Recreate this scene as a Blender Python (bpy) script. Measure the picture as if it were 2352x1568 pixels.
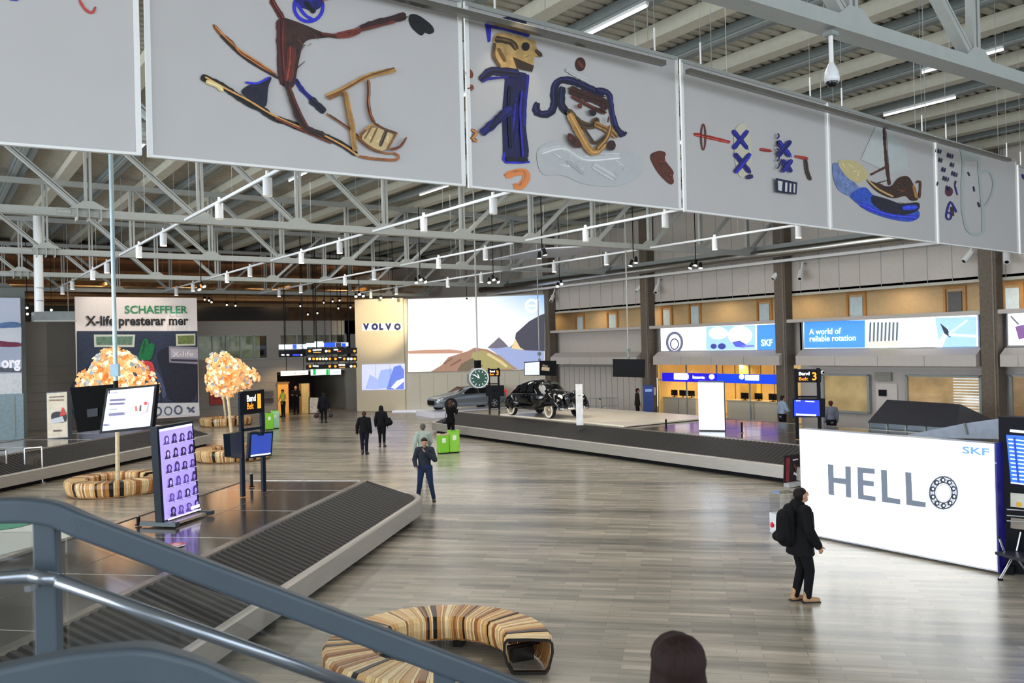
import bpy, bmesh, math, random
from math import sin, cos, pi, radians, sqrt, atan2
from mathutils import Vector, Matrix, geometry
random.seed(7)
C = bpy.context.scene.collection
for o in list(bpy.data.objects):
    bpy.data.objects.remove(o)
V = Vector
# ------------------------------------------------------------ camera (30 mm lens, eye 4.1 m above the hall floor)
F = 1984.0
YAW, PIT, ROL = -.5985, -.0053, -.0245
H = 4.1
def _mm(a, b):
    return [[sum(a[i][k]*b[k][j] for k in range(3)) for j in range(3)] for i in range(3)]
_Ry = [[cos(YAW),0,sin(YAW)],[0,1,0],[-sin(YAW),0,cos(YAW)]]
_Rx = [[1,0,0],[0,cos(PIT),-sin(PIT)],[0,sin(PIT),cos(PIT)]]
_Rz = [[cos(ROL),-sin(ROL),0],[sin(ROL),cos(ROL),0],[0,0,1]]
M3 = _mm(_mm(_Rz,_Rx),_Ry)
def ray(x, y):
    c = ((x-1176)/F, (y-784)/F, 1.0)
    d = [sum(M3[k][i]*c[k] for k in range(3)) for i in range(3)]
    return V((d[0], d[2], -d[1]))
EYE = V((0,0,H))
def gz(x, y, z=0.0):            # where the view through (x,y) meets the level z
    d = ray(x,y); return EYE + d*((z-H)/d.z)
def gX(x, y, X):
    d = ray(x,y); return EYE + d*(X/d.x)
def gY(x, y, Y):
    d = ray(x,y); return EYE + d*(Y/d.y)
def gP(x, y, p0, n):            # plane through p0 with normal n
    d = ray(x,y); return EYE + d*((p0-EYE).dot(n)/d.dot(n))
RGT = V((M3[0][0], M3[0][2], 0)).normalized()
FWD = V((M3[2][0], M3[2][2], 0)).normalized()
def gD(x, y, p):                # upright plane through p facing the camera
    return gP(x, y, p, FWD)
cam_d = bpy.data.cameras.new('camera'); cam = bpy.data.objects.new('camera', cam_d); C.objects.link(cam)
r = V((M3[0][0],M3[0][2],-M3[0][1])); dn = V((M3[1][0],M3[1][2],-M3[1][1])); fw = V((M3[2][0],M3[2][2],-M3[2][1]))
mw = Matrix.Identity(4)
for i in range(3):
    mw[i][0] = r[i]; mw[i][1] = -dn[i]; mw[i][2] = -fw[i]; mw[i][3] = EYE[i]
cam.matrix_world = mw
cam_d.sensor_width = 36; cam_d.lens = 36*F/2352
cam_d.clip_start = .05; cam_d.clip_end = 300
cam_d.dof.use_dof = True; cam_d.dof.focus_distance = 14; cam_d.dof.aperture_fstop = 4.5
bpy.context.scene.camera = cam
vs = bpy.context.scene.view_settings
vs.view_transform = 'Standard'; vs.look = 'None'; vs.gamma = 1; vs.use_curve_mapping = False
vs.exposure = 0.05
# ------------------------------------------------------------ light
w = bpy.data.worlds.new('world'); bpy.context.scene.world = w; w.use_nodes = True
w.node_tree.nodes['Background'].inputs[0].default_value = (.86,.93,1,1)
w.node_tree.nodes['Background'].inputs[1].default_value = 1.15
def area(name, loc, rot, sx, sy, power, col=(1,1,1)):
    l = bpy.data.lights.new(name,'AREA'); l.shape='RECTANGLE'; l.size=sx; l.size_y=sy; l.energy=power; l.color=col
    o = bpy.data.objects.new(name,l); C.objects.link(o); o.location=loc; o.rotation_euler=rot; return o
# added area fills: assumed daylight from behind and left, overhead fill between the trusses
area('front_daylight_fill', (6,-9,6), (radians(78),0,0), 34, 7, 2000, (.80,.90,1))
area('side_daylight_fill', (-16,22,5), (radians(82),0,radians(-90)), 44, 7, 7600, (.86,.93,1))
for yy in (12,21.5,31.5,42):
    area('roof_fill', (15,yy,10.6), (0,0,0), 22, 2.2, 820, (1,.97,.92))
def spot(name, loc, target, power, size=50, col=(1,.93,.82), rad=.06, blend=.6):
    l = bpy.data.lights.new(name,'SPOT'); l.energy=power; l.spot_size=radians(size); l.spot_blend=blend; l.color=col; l.shadow_soft_size=rad
    o = bpy.data.objects.new(name,l); C.objects.link(o); o.location=loc
    o.rotation_euler = (V(target)-V(loc)).to_track_quat('-Z','Y').to_euler(); return o
# ------------------------------------------------------------ materials
def lin(c):
    if isinstance(c,str):
        c = tuple(int(c[i:i+2],16)/255 for i in (0,2,4))
    return tuple(((x/12.92) if x<=.04045 else ((x+.055)/1.055)**2.4) for x in c[:3])
MATS = {}
def mat(col, rough=.5, metal=0.0, emit=0.0, var=.12, scale=6.0, trans=0.0, name=None, stretch=None, spec=None, alpha=1.0, bump=0.0):
    key = (col,rough,metal,emit,var,scale,trans,stretch,spec,alpha,bump)
    if key in MATS: return MATS[key]
    m = bpy.data.materials.new(name or 'surface'); m.use_nodes = True
    nt = m.node_tree; b = nt.nodes['Principled BSDF']
    L = lin(col)
    b.inputs['Roughness'].default_value = rough; b.inputs['Metallic'].default_value = metal
    tc = nt.nodes.new('ShaderNodeTexCoord'); nz = nt.nodes.new('ShaderNodeTexNoise')
    nz.inputs['Scale'].default_value = scale; nz.inputs['Detail'].default_value = 4
    src = tc.outputs['Object']
    if stretch:
        mp = nt.nodes.new('ShaderNodeMapping'); mp.inputs['Scale'].default_value = stretch
        nt.links.new(src, mp.inputs[0]); src = mp.outputs[0]
    nt.links.new(src, nz.inputs['Vector'])
    rp = nt.nodes.new('ShaderNodeValToRGB')
    rp.color_ramp.elements[0].position = .3; rp.color_ramp.elements[1].position = .7
    rp.color_ramp.elements[0].color = tuple(x*(1-var) for x in L)+(1,)
    rp.color_ramp.elements[1].color = tuple(min(1,x*(1+var*.6)) for x in L)+(1,)
    nt.links.new(nz.outputs['Fac'], rp.inputs[0])
    nt.links.new(rp.outputs[0], b.inputs['Base Color'])
    if emit:
        nt.links.new(rp.outputs[0], b.inputs['Emission Color']); b.inputs['Emission Strength'].default_value = emit
    if trans: b.inputs['Transmission Weight'].default_value = trans; b.inputs['IOR'].default_value = 1.45
    if spec is not None: b.inputs['Specular IOR Level'].default_value = spec
    if alpha < 1: b.inputs['Alpha'].default_value = alpha
    if bump:
        bp = nt.nodes.new('ShaderNodeBump'); bp.inputs['Strength'].default_value = bump
        nt.links.new(nz.outputs['Fac'], bp.inputs['Height']); nt.links.new(bp.outputs[0], b.inputs['Normal'])
    MATS[key] = m; return m
def glass_mat(tint='f3f4f3', a=.1, rough=.03):
    k = ('g',tint,a)
    if k in MATS: return MATS[k]
    m = bpy.data.materials.new('clear_glass'); m.use_nodes = True; nt = m.node_tree
    nt.nodes.remove(nt.nodes['Principled BSDF']); out = nt.nodes['Material Output']
    t = nt.nodes.new('ShaderNodeBsdfTransparent'); t.inputs[0].default_value = lin(tint)+(1,)
    g = nt.nodes.new('ShaderNodeBsdfGlossy'); g.inputs['Roughness'].default_value = rough
    lw = nt.nodes.new('ShaderNodeLayerWeight'); lw.inputs[0].default_value=.5
    fr = nt.nodes.new('ShaderNodeMath'); fr.operation='POWER'; fr.inputs[1].default_value=4; nt.links.new(lw.outputs['Facing'],fr.inputs[0])
    ad = nt.nodes.new('ShaderNodeMath'); ad.operation='MULTIPLY_ADD'; ad.inputs[1].default_value=.8; ad.inputs[2].default_value = a*.4
    mx = nt.nodes.new('ShaderNodeMixShader')
    nt.links.new(fr.outputs[0], ad.inputs[0]); nt.links.new(ad.outputs[0], mx.inputs[0])
    nt.links.new(t.outputs[0], mx.inputs[1]); nt.links.new(g.outputs[0], mx.inputs[2]); nt.links.new(mx.outputs[0], out.inputs[0])
    MATS[k] = m; return m
# ------------------------------------------------------------ mesh helpers
class MB:
    def __init__(s): s.v=[]; s.f=[]; s.m=[]; s.mats=[]
    def mi(s, m):
        if m not in s.mats: s.mats.append(m)
        return s.mats.index(m)
    def face(s, pts, m):
        b = len(s.v); s.v += [tuple(p) for p in pts]; s.f.append(tuple(range(b,b+len(pts)))); s.m.append(s.mi(m))
    def add(s, verts, faces, m):
        b = len(s.v); s.v += [tuple(p) for p in verts]; k = s.mi(m)
        for f in faces: s.f.append(tuple(i+b for i in f)); s.m.append(k)
    def box(s, c, size, m, rz=0.0, ax=None):
        X,Y,Z = ax if ax else (V((cos(rz),sin(rz),0)), V((-sin(rz),cos(rz),0)), V((0,0,1)))
        c = V(c); a,b_,c_ = size[0]/2,size[1]/2,size[2]/2
        vs_ = [c+X*(sx*a)+Y*(sy*b_)+Z*(sz*c_) for sz in (-1,1) for sx,sy in ((-1,-1),(1,-1),(1,1),(-1,1))]
        s.add(vs_, [(3,2,1,0),(4,5,6,7),(0,1,5,4),(1,2,6,5),(2,3,7,6),(3,0,4,7)], m)
    def beam(s, p, q, wd, ht, m, up=V((0,0,1))):
        p=V(p); q=V(q); X=(q-p); L=X.length; X.normalize()
        Y = V(up).cross(X)
        if Y.length<1e-4: Y = V((0,1,0)).cross(X)
        Y.normalize(); Z = X.cross(Y)
        s.box((p+q)/2, (L,wd,ht), m, ax=(X,Y,Z))
    def tube(s, p, q, r0, m, r1=None, n=12, cap=True):
        p=V(p); q=V(q); r1 = r0 if r1 is None else r1
        X=(q-p).normalized(); Y=X.orthogonal().normalized(); Z=X.cross(Y)
        vs_=[]
        for c,rr in ((p,r0),(q,r1)):
            for i in range(n):
                a=2*pi*i/n; vs_.append(c+Y*(rr*cos(a))+Z*(rr*sin(a)))
        fs=[(i,(i+1)%n,n+(i+1)%n,n+i) for i in range(n)]
        if cap: fs += [tuple(range(n-1,-1,-1)), tuple(range(n,2*n))]
        s.add(vs_,fs,m)
    def path(s, pts, r, m, n=8):
        for a,b in zip(pts,pts[1:]): s.tube(a,b,r,m,n=n)
        for a in pts[1:-1]: s.ball(a,r,m,n=n,k=4)
    def ball(s, c, r, m, sc=(1,1,1), n=12, k=8, rz=0.0):
        vs_=[]; fs=[]; c=V(c)
        for j in range(k+1):
            t=pi*j/k
            for i in range(n):
                a=2*pi*i/n; x=r*sc[0]*sin(t)*cos(a); y=r*sc[1]*sin(t)*sin(a)
                vs_.append(c+V((x*cos(rz)-y*sin(rz), x*sin(rz)+y*cos(rz), -r*sc[2]*cos(t))))
        for j in range(k):
            for i in range(n):
                fs.append((j*n+i, j*n+(i+1)%n, (j+1)*n+(i+1)%n, (j+1)*n+i))
        s.add(vs_,fs,m)
    def lathe(s, c, prof, m, n=16, axis=None):
        Z = V(axis).normalized() if axis else V((0,0,1)); X=Z.orthogonal().normalized(); Y=Z.cross(X)
        vs_=[]; fs=[]; c=V(c)
        for (rr,z) in prof:
            for i in range(n):
                a=2*pi*i/n; vs_.append(c+X*(rr*cos(a))+Y*(rr*sin(a))+Z*z)
        for j in range(len(prof)-1):
            for i in range(n): fs.append((j*n+i, j*n+(i+1)%n, (j+1)*n+(i+1)%n, (j+1)*n+i))
        s.add(vs_,fs,m)
    def slab(s, quad, n, t, m):        # thick panel from its front outline; n = unit normal pointing to the back
        n=V(n); k=len(quad); a=[V(p) for p in quad]; b=[p+n*t for p in a]
        fs=[tuple(range(k)), tuple(range(2*k-1,k-1,-1))]+[(i,i+k,(i+1)%k+k,(i+1)%k) for i in range(k)]
        s.add(a+b, fs, m)
    def tess(s, pts, m, n=None, t=0.0):
        pts=[V(p) for p in pts]
        tr = geometry.tessellate_polygon([pts])
        s.add(pts,[tuple(x) for x in tr],m)
    def build(s, name, parent=None, smooth=False, bevel=0.0):
        me = bpy.data.meshes.new(name); me.from_pydata(s.v,[],s.f)
        for m in s.mats: me.materials.append(m)
        for p,k in zip(me.polygons,s.m): p.material_index=k; p.use_smooth=smooth
        bm = bmesh.new(); bm.from_mesh(me); bmesh.ops.remove_doubles(bm, verts=bm.verts, dist=1e-5) if smooth else None
        bmesh.ops.recalc_face_normals(bm, faces=bm.faces); bm.to_mesh(me); bm.free()
        o = bpy.data.objects.new(name, me); C.objects.link(o)
        if parent is not None: parent_to(o,parent)
        if bevel:
            b=o.modifiers.new('bevel','BEVEL'); b.width=bevel; b.segments=2; b.limit_method='ANGLE'
        if smooth:
            try: me.shade_auto_smooth if 0 else None
            except Exception: pass
        return o
def parent_to(o, p):
    o.parent = p; o.matrix_parent_inverse = world_of(p).inverted()
def world_of(p):
    m = Matrix.LocRotScale(p.location, p.rotation_euler, p.scale)
    if p.parent: m = world_of(p.parent) @ p.matrix_parent_inverse @ m
    return m
def tag(o, label, cat, group=None):
    o['label']=label; o['category']=cat
    if group: o['group']=group
    return o
def thing(name, label, cat, loc=(0,0,0), group=None):
    o = bpy.data.objects.new(name,None); C.objects.link(o); o.location=V(loc); o.empty_display_size=.2
    return tag(o,label,cat,group)
def struct(o): o['kind']='structure'; return o
def relabel(o, label=None):
    if label: o['label']=label
    return o
def dup(root, M, label=None, group=None):      # copy a thing with its parts and sub-parts, moved by matrix M
    def cp(o, par):
        c = o.copy(); C.objects.link(c)
        if par is not None: c.parent = par
        for ch in [x for x in bpy.data.objects if x.parent is o]: cp(ch, c)
        return c
    r = cp(root,None); r.matrix_world = M @ Matrix.LocRotScale(root.location, root.rotation_euler, root.scale)
    # children keep matrix_parent_inverse relative to the source root
    if label: r['label']=label
    if group: r['group']=group
    return r
def text(s, org, X, Y, size, m, parent, name='lettering', ext=.004, bold=0.0, align='LEFT', fit=None):
    cu = bpy.data.curves.new(name,'FONT'); cu.body=s; cu.size=1; cu.extrude=0; cu.offset=bold; cu.align_x=align; cu.resolution_u=3
    t = bpy.data.objects.new('t',cu); C.objects.link(t)
    dg = bpy.context.evaluated_depsgraph_get(); me = bpy.data.meshes.new_from_object(t.evaluated_get(dg))
    bpy.data.objects.remove(t); bpy.data.curves.remove(cu)
    X=V(X).normalized(); Y=V(Y).normalized(); Z=X.cross(Y)
    xs=[v.co.x for v in me.vertices]; ww=max(xs)-min(xs)
    sx = size if fit is None else fit/ww
    x0 = min(xs) if fit is not None and align=='LEFT' else 0
    for v in me.vertices: v.co = V(org)+X*((v.co.x-x0)*sx)+Y*(v.co.y*size)+Z*ext
    me.materials.clear(); me.materials.append(m)
    o = bpy.data.objects.new(name,me); C.objects.link(o)
    if parent is not None: parent_to(o,parent)
    return o
# flat art on a panel: items (kind, colour, points[, width]) with points given on the panel through plane()
def shade(c,f):
    if sum(lin(c))/3>.22: f=1+(f-1)*.22
    v=[min(255,max(0,int(int(c[i:i+2],16)*f+(8 if f>1 else 0)))) for i in (0,2,4)]; return '%02x%02x%02x'%tuple(v)
def smooth_line(pts):
    out=[]; P=[pts[0]]+list(pts)+[pts[-1]]
    for i in range(1,len(P)-2):
        p0,p1,p2,p3=P[i-1:i+3]; n=max(2,int(math.hypot(p2[0]-p1[0],p2[1]-p1[1])/6))
        for j in range(n):
            t=j/n; out.append(tuple(.5*(2*p1[c]+(p2[c]-p0[c])*t+(2*p0[c]-5*p1[c]+4*p2[c]-p3[c])*t*t+(3*p1[c]-p0[c]-3*p2[c]+p3[c])*t**3) for c in (0,1)))
    return out+[pts[-1]]
def art(name, parent, plane, items, emit=0.0, off=.004, step=.0012, toward=None, rough=.6, brush=False):
    mb = MB(); k=0; extra=[]; items=list(items)
    if brush:
        new=[]
        for it in items:
            new.append(it)
            if it[0]=='s' and it[3]>=8:
                rd=random.Random(len(new)); l_=len(it[2])
                for _ in range(3):
                    o_=rd.uniform(-.33,.33)*it[3]; new.append(('s',shade(it[1],rd.choice((.5,.7,1.45,1.8))),[(x+o_*rd.uniform(.7,1),y+o_*rd.uniform(.4,1)) for x,y in it[2]],rd.uniform(1.3,it[3]*.22)))
        items=new
    for it in items:
        k+=1; col=it[1]; lum=sum(lin(col))/3; m = mat(col, rough, emit=emit, var=(.04 if lum>.3 else .35) if not emit else .05, scale=9)
        n = toward
        if it[0]=='p':
            q_=it[2]
            if not emit and len(q_)>4:
                for _ in range(2): q_=[(a0[0]*(1-f)+b0[0]*f,a0[1]*(1-f)+b0[1]*f) for a0,b0 in zip(q_,q_[1:]+q_[:1]) for f in (.22,.78)]
            mb.tess([plane(x,y)+n*(off+k*step) for x,y in q_],m)
            if brush and len(q_)>4:      # dry brush streaks laid over the filled patch
                xs_=[z_[0] for z_ in q_]; ys_=[z_[1] for z_ in q_]; rd=random.Random(k)
                for _ in range(int(max(xs_)-min(xs_))//9+2):
                    a0,b0=rd.sample(q_,2)
                    c0=(sum(xs_)/len(xs_),sum(ys_)/len(ys_)); f1,f2=rd.uniform(.2,.8),rd.uniform(.2,.8)
                    p1=(a0[0]*f1+c0[0]*(1-f1),a0[1]*f1+c0[1]*(1-f1)); p2=(p1[0]+(b0[0]-p1[0])*.5*f2,p1[1]+(b0[1]-p1[1])*.5*f2)
                    extra.append((k,shade(col,rd.choice((.55,.75,1.5,1.9))),[p1,p2],rd.uniform(1.2,3.2)))
        elif it[0]=='s':
            wd=it[3]; wpts=[]
            pts2=it[2]; L=[];R=[]
            d=smooth_line(pts2) if brush else list(pts2); nd=len(d)
            for i,(x,y) in enumerate(d):
                a=d[max(0,i-1)]; b=d[min(len(d)-1,i+1)]
                tx,ty=b[0]-a[0],b[1]-a[1]; l=math.hypot(tx,ty) or 1
                ww=wd/2*((random.uniform(.86,1.14) if wd>3 else 1)*(1 if 1<=i<nd-1 else .62) if brush else 1)
                L.append((x-ty/l*ww,y+tx/l*ww)); R.append((x+ty/l*ww,y-tx/l*ww))
            for i in range(len(d)-1):
                q=[plane(*z)+n*(off+k*step) for z in (L[i],L[i+1],R[i+1],R[i])]
                mb.face(q,m)
        elif it[0]=='o':      # ring/ellipse outline: centre, (rx, ry), width
            (cx,cy),(rx,ry)=it[2]; wd=it[3]
            for i in range(24):
                a=2*pi*i/24;b=2*pi*(i+1)/24
                q=[(cx+(rx+e)*cos(t),cy+(ry+e)*sin(t)) for t,e in ((a,-wd/2),(b,-wd/2),(b,wd/2),(a,wd/2))]
                mb.face([plane(*z)+n*(off+k*step) for z in q],m)
        elif it[0]=='e':
            (cx,cy),(rx,ry)=it[2]
            mb.face([plane(cx+rx*cos(2*pi*i/20),cy+ry*sin(2*pi*i/20))+n*(off+k*step) for i in range(20)],m)
    for (kk,cc_,pp_,ww_) in extra:
        m=mat(cc_,rough,var=.1,scale=9); (x0,y0),(x1,y1)=pp_; l=math.hypot(x1-x0,y1-y0) or 1; nx,ny=-(y1-y0)/l*ww_/2,(x1-x0)/l*ww_/2
        mb.face([plane(*z)+toward*(off+kk*step+.0007) for z in ((x0+nx,y0+ny),(x1+nx*.4,y1+ny*.4),(x1-nx*.4,y1-ny*.4),(x0-nx,y0-ny))],m)
    return mb.build(name,parent)
# ============================================================ SETTING
STEEL = mat('a6aaa6',.45,var=.05); STEELD = mat('8b9290',.5,var=.06)
CREAM = mat('b9b6a6',.6,var=.06); SLATE = mat('77807f',.55,var=.08); DECK = mat('a6a295',.55,var=.08)
WALLP = mat('bdb5ad',.6,var=.04); COLM = mat('645a4e',.7,var=.2,scale=9); CANO = mat('b9b1aa',.55,var=.04)
BEIGE = mat('cdb083',.6,var=.06); BROWN = mat('6b5138',.7,var=.3,scale=2); GREYW = mat('8a8680',.6,var=.05)
BLACK = mat('101113',.5,var=.1,spec=.12); CHROME = mat('d5d8da',.18,1.0,var=.02); STAIN = mat('a9a8a4',.32,1.0,var=.08,scale=3)
WHITE = mat('e6e6e4',.5,var=.02); WHITEG = mat('dfe2e4',.3,var=.02); BOARD = mat('0e1018',.45,var=.05,spec=.15)
GLASS = glass_mat()
# ---- floor: long diagonal wood-look tiles
fm = bpy.data.materials.new('floor_tiles'); fm.use_nodes=True; nt=fm.node_tree; b=nt.nodes['Principled BSDF']
tc=nt.nodes.new('ShaderNodeTexCoord'); mp=nt.nodes.new('ShaderNodeMapping'); mp.inputs['Rotation'].default_value=(0,0,radians(45.6))
nt.links.new(tc.outputs['Object'],mp.inputs[0])
br=nt.nodes.new('ShaderNodeTexBrick'); br.inputs['Scale'].default_value=1.0; br.inputs['Brick Width'].default_value=.9; br.inputs['Row Height'].default_value=.15
br.inputs['Mortar Size'].default_value=.0035; br.inputs['Mortar Smooth'].default_value=.1; br.offset=.37; br.offset_frequency=2; br.inputs['Bias'].default_value=0
br.inputs['Color1'].default_value=(0,0,0,1); br.inputs['Color2'].default_value=(1,1,1,1); br.inputs['Mortar'].default_value=(.5,.5,.5,1)
nt.links.new(mp.outputs[0],br.inputs['Vector'])
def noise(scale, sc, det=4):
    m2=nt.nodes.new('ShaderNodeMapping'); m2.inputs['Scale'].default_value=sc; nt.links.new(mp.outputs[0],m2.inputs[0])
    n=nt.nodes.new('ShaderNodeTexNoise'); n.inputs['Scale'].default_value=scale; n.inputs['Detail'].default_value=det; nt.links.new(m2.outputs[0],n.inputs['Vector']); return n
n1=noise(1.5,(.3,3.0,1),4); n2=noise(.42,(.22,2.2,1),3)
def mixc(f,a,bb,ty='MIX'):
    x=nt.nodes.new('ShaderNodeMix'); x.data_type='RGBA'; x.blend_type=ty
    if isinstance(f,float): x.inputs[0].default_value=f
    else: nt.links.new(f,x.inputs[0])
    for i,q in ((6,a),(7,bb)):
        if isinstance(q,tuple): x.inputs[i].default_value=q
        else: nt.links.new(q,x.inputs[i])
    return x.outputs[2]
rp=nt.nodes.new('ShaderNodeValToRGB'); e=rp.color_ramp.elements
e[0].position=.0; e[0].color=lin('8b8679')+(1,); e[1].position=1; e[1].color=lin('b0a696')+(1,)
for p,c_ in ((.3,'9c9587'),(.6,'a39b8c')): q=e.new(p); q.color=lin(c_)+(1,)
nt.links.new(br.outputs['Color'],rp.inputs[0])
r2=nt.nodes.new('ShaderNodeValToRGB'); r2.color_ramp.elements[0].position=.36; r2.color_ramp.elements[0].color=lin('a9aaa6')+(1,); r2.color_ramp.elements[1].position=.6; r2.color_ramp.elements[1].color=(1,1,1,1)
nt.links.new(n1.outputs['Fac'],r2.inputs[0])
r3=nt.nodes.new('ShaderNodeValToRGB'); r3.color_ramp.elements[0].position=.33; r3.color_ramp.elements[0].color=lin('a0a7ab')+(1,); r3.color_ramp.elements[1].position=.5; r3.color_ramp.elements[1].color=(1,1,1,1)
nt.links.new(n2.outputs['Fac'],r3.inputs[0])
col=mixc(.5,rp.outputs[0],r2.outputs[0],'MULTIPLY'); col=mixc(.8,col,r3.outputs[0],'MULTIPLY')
col=mixc(br.outputs['Fac'],col,lin('6d6b65')+(1,))
nt.links.new(col,b.inputs['Base Color'])
rr=nt.nodes.new('ShaderNodeMapRange'); rr.inputs[3].default_value=.16; rr.inputs[4].default_value=.34; nt.links.new(n1.outputs['Fac'],rr.inputs[0]); nt.links.new(rr.outputs[0],b.inputs['Roughness'])
b.inputs['Specular IOR Level'].default_value=.55
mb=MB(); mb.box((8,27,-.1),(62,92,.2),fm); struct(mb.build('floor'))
# ---- corrugated roof deck and purlins
mb=MB(); y=-12.0; p=.3; ys=[]
while y<62:
    ys += [(y,0),(y+.13,0),(y+.17,.06),(y+.26,.06)]; y+=p
vs_=[];fs=[]
for (yy,z) in ys: vs_ += [(-22,yy,11.16+z),(36,yy,11.16+z)]
for i in range(len(ys)-1): fs.append((2*i,2*i+1,2*i+3,2*i+2))
mb.add(vs_,fs,DECK); mb.box((7,25,11.4),(58,74,.16),DECK); struct(mb.build('ceiling'))
k=0
for i in range(-6,10):
    x=16.6+3.05*i+.1
    mb=MB(); mb.box((x,25,11.0),(.34,74,.3),CREAM); mb.box((x,25,10.83),(.4,74,.03),CREAM)
    struct(mb.build('trim_%d'%(k:=k+1)))
    mb=MB(); mb.box((x+1.55,25,11.04),(.5,74,.2),SLATE); mb.box((x+1.45,25,10.93),(.16,74,.05),STEELD)
    struct(mb.build('trim_%d'%(k:=k+1)))
# ---- lattice trusses
TY=[6.7,16.7,26.6,36.8,47.0,57.4]
TN=['above the painted panels at the top right','hidden just behind the painted panels','nearest beyond the painted panels','second beyond the painted panels','third beyond the painted panels','farthest, over the grey office front']
BX=[.84+3.05*i for i in range(-6,11)]
def angle_pair(mb,p,q,wd,m,gap=.05):
    mb.beam(V(p)+V((-gap/2-wd/2,0,0)),V(q)+V((-gap/2-wd/2,0,0)),wd,.12,m,up=V((0,1,0)))
    mb.beam(V(p)+V((gap/2+wd/2,0,0)),V(q)+V((gap/2+wd/2,0,0)),wd,.12,m,up=V((0,1,0)))
for Y,nm in zip(TY,TN):
    t=thing('roof_truss','light grey steel lattice truss, '+nm,'roof truss',(BX[0],Y,8.1))
    mb=MB(); mb.box(((BX[0]+31.6)/2,Y,8.1),(31.6-BX[0],.2,.2),STEEL); mb.box(((BX[0]+31.6)/2,Y,7.99),(31.6-BX[0],.3,.02),STEEL); mb.build('bottom_chord',t)
    mb=MB(); mb.box((6,Y,10.72),(54,.2,.2),STEEL); mb.build('top_chord',t)
    for i,x in enumerate(BX):
        mb=MB(); angle_pair(mb,(x,Y,8.15),(x,Y,10.65),.07,STEEL); mb.build('web_post',t)
        mb=MB()
        if x<16: mb.beam((x-3.05+.12,Y,10.65),(x-.18,Y,8.2),.075,.16,STEEL,up=V((0,1,0)))
        if x<16: mb.beam((x-3.05+.24,Y,10.65),(x-.06,Y,8.2),.04,.15,STEEL,up=V((0,1,0)))
        if x>15.9: mb.beam((x+3.05-.12,Y,10.65),(x+.18,Y,8.2),.11,.16,STEEL,up=V((0,1,0)))
        mb.build('diagonal_brace',t)
        mb=MB(); s=.22 if abs(x-3.89)>.1 else .34
        mb.slab([(x-.36,Y-.09,8.2),(x+.36,Y-.09,8.2),(x+.14,Y-.09,8.2+s*.7),(x-.14,Y-.09,8.2+s*.7)],(0,1,0),.18,STEEL)
        mb.build('gusset_plate',t)
    # splice bracket with fins at the third joint
    mb=MB(); x=3.89
    mb.slab([(x-.5,Y-.2,8.2),(x+.5,Y-.2,8.2),(x+.12,Y-.2,8.42),(x-.12,Y-.2,8.42)],(0,1,0),.4,STEEL)
    for q in (-.3,0,.3): mb.box((x+q,Y,8.05),(.03,.42,.34),STEEL)
    mb.tube((x-.8,Y,8.1),(x-.45,Y,8.1),.13,STEEL); mb.build('splice_bracket',t)
mb=MB(); mb.box((33.0+.05,27,8.6),(.0,.0,.0),STEEL)
# ---- right-hand wall X = 33
XW=33.0
def wbox(mb,y0,y1,z0,z1,x0,x1,m): mb.box(((x0+x1)/2,(y0+y1)/2,(z0+z1)/2),(x1-x0,y1-y0,z1-z0),m)
mb=MB()
wbox(mb,2,76,6.15,11.1,XW,XW+.3,WALLP)
for yy in range(3,48):                       # panel joints of the metal cladding
    wbox(mb,yy*1.0-.012,yy*1.0+.012,6.15,11.1,XW-.008,XW+.01,STEELD)
wbox(mb,2,48,6.08,6.16,XW-.06,XW+.2,CREAM)
wbox(mb,34.9,48,0,4.9,XW+.25,XW+.4,WALLP); wbox(mb,2,25.3,2.7,4.9,XW+.25,XW+.4,WALLP); wbox(mb,25.2,34.9,2.9,4.9,XW+.25,XW+.4,WALLP)
wbox(mb,2,48,4.85,5.0,XW-.5,XW+2.2,CANO)
for i in range(26): wbox(mb,35+i*.5-.01,35+i*.5+.01,0,2.75,XW+.235,XW+.26,STEELD)
wbox(mb,35,48,2.75,2.8,XW+.1,XW+.26,STEELD)
struct(mb.build('wall_right'))
# set-back beige gallery with door frames
mb=MB(); wbox(mb,2,48,5.0,7.0,XW+1.9,XW+2.1,BEIGE); wbox(mb,2,48,6.2,6.3,XW,XW+2,CREAM); struct(mb.build('trim_70'))
for i in range(9): spot('gallery_fill',(XW+.7,6+i*5,6.15),(XW+1.2,6+i*5,5.2),70,150,(1,.78,.5),.4)  # added warm spots that brighten the gallery, without fittings
ORG=mat('c98f4a',.5,var=.1); PANE=mat('b9c9cc',.15,var=.1,emit=.15)
gd=[(1326,728,1338,750),(1399,722,1414,748),(1524,711,1538,738),(1588,703,1604,735),(1745,697,1766,730),(1953,681,1980,720),(2178,668,2208,706),(2310,660,2340,703)]
for i,(a,b1,c_,d_) in enumerate(gd):
    p=gX(a,d_,XW+1.85); q=gX(c_,b1,XW+1.85); zt=max(q.z,5.75); y0,y1=q.y,p.y
    mb=MB(); 
    for yy in (y0-.14,y1+.14): mb.box((XW+1.84,yy,(5+zt+.12)/2),(.08,.1,zt+.12-5),ORG)
    mb.box((XW+1.84,(y0+y1)/2,zt+.17),(.08,y1-y0+.38,.1),ORG)
    o=mb.build('gallery_window'); tag(o,'orange-framed narrow gallery window, number %s from the illuminated landscape wall'%['one','two','three','four','five','six','seven','eight'][i],'window')
    mb=MB(); mb.box((XW+1.86,(y0+y1)/2,(5.0+zt)/2),(.03,y1-y0,zt-5.0),PANE if i!=6 else mat('4b4743',.3)); mb.build('pane',o)
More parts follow.
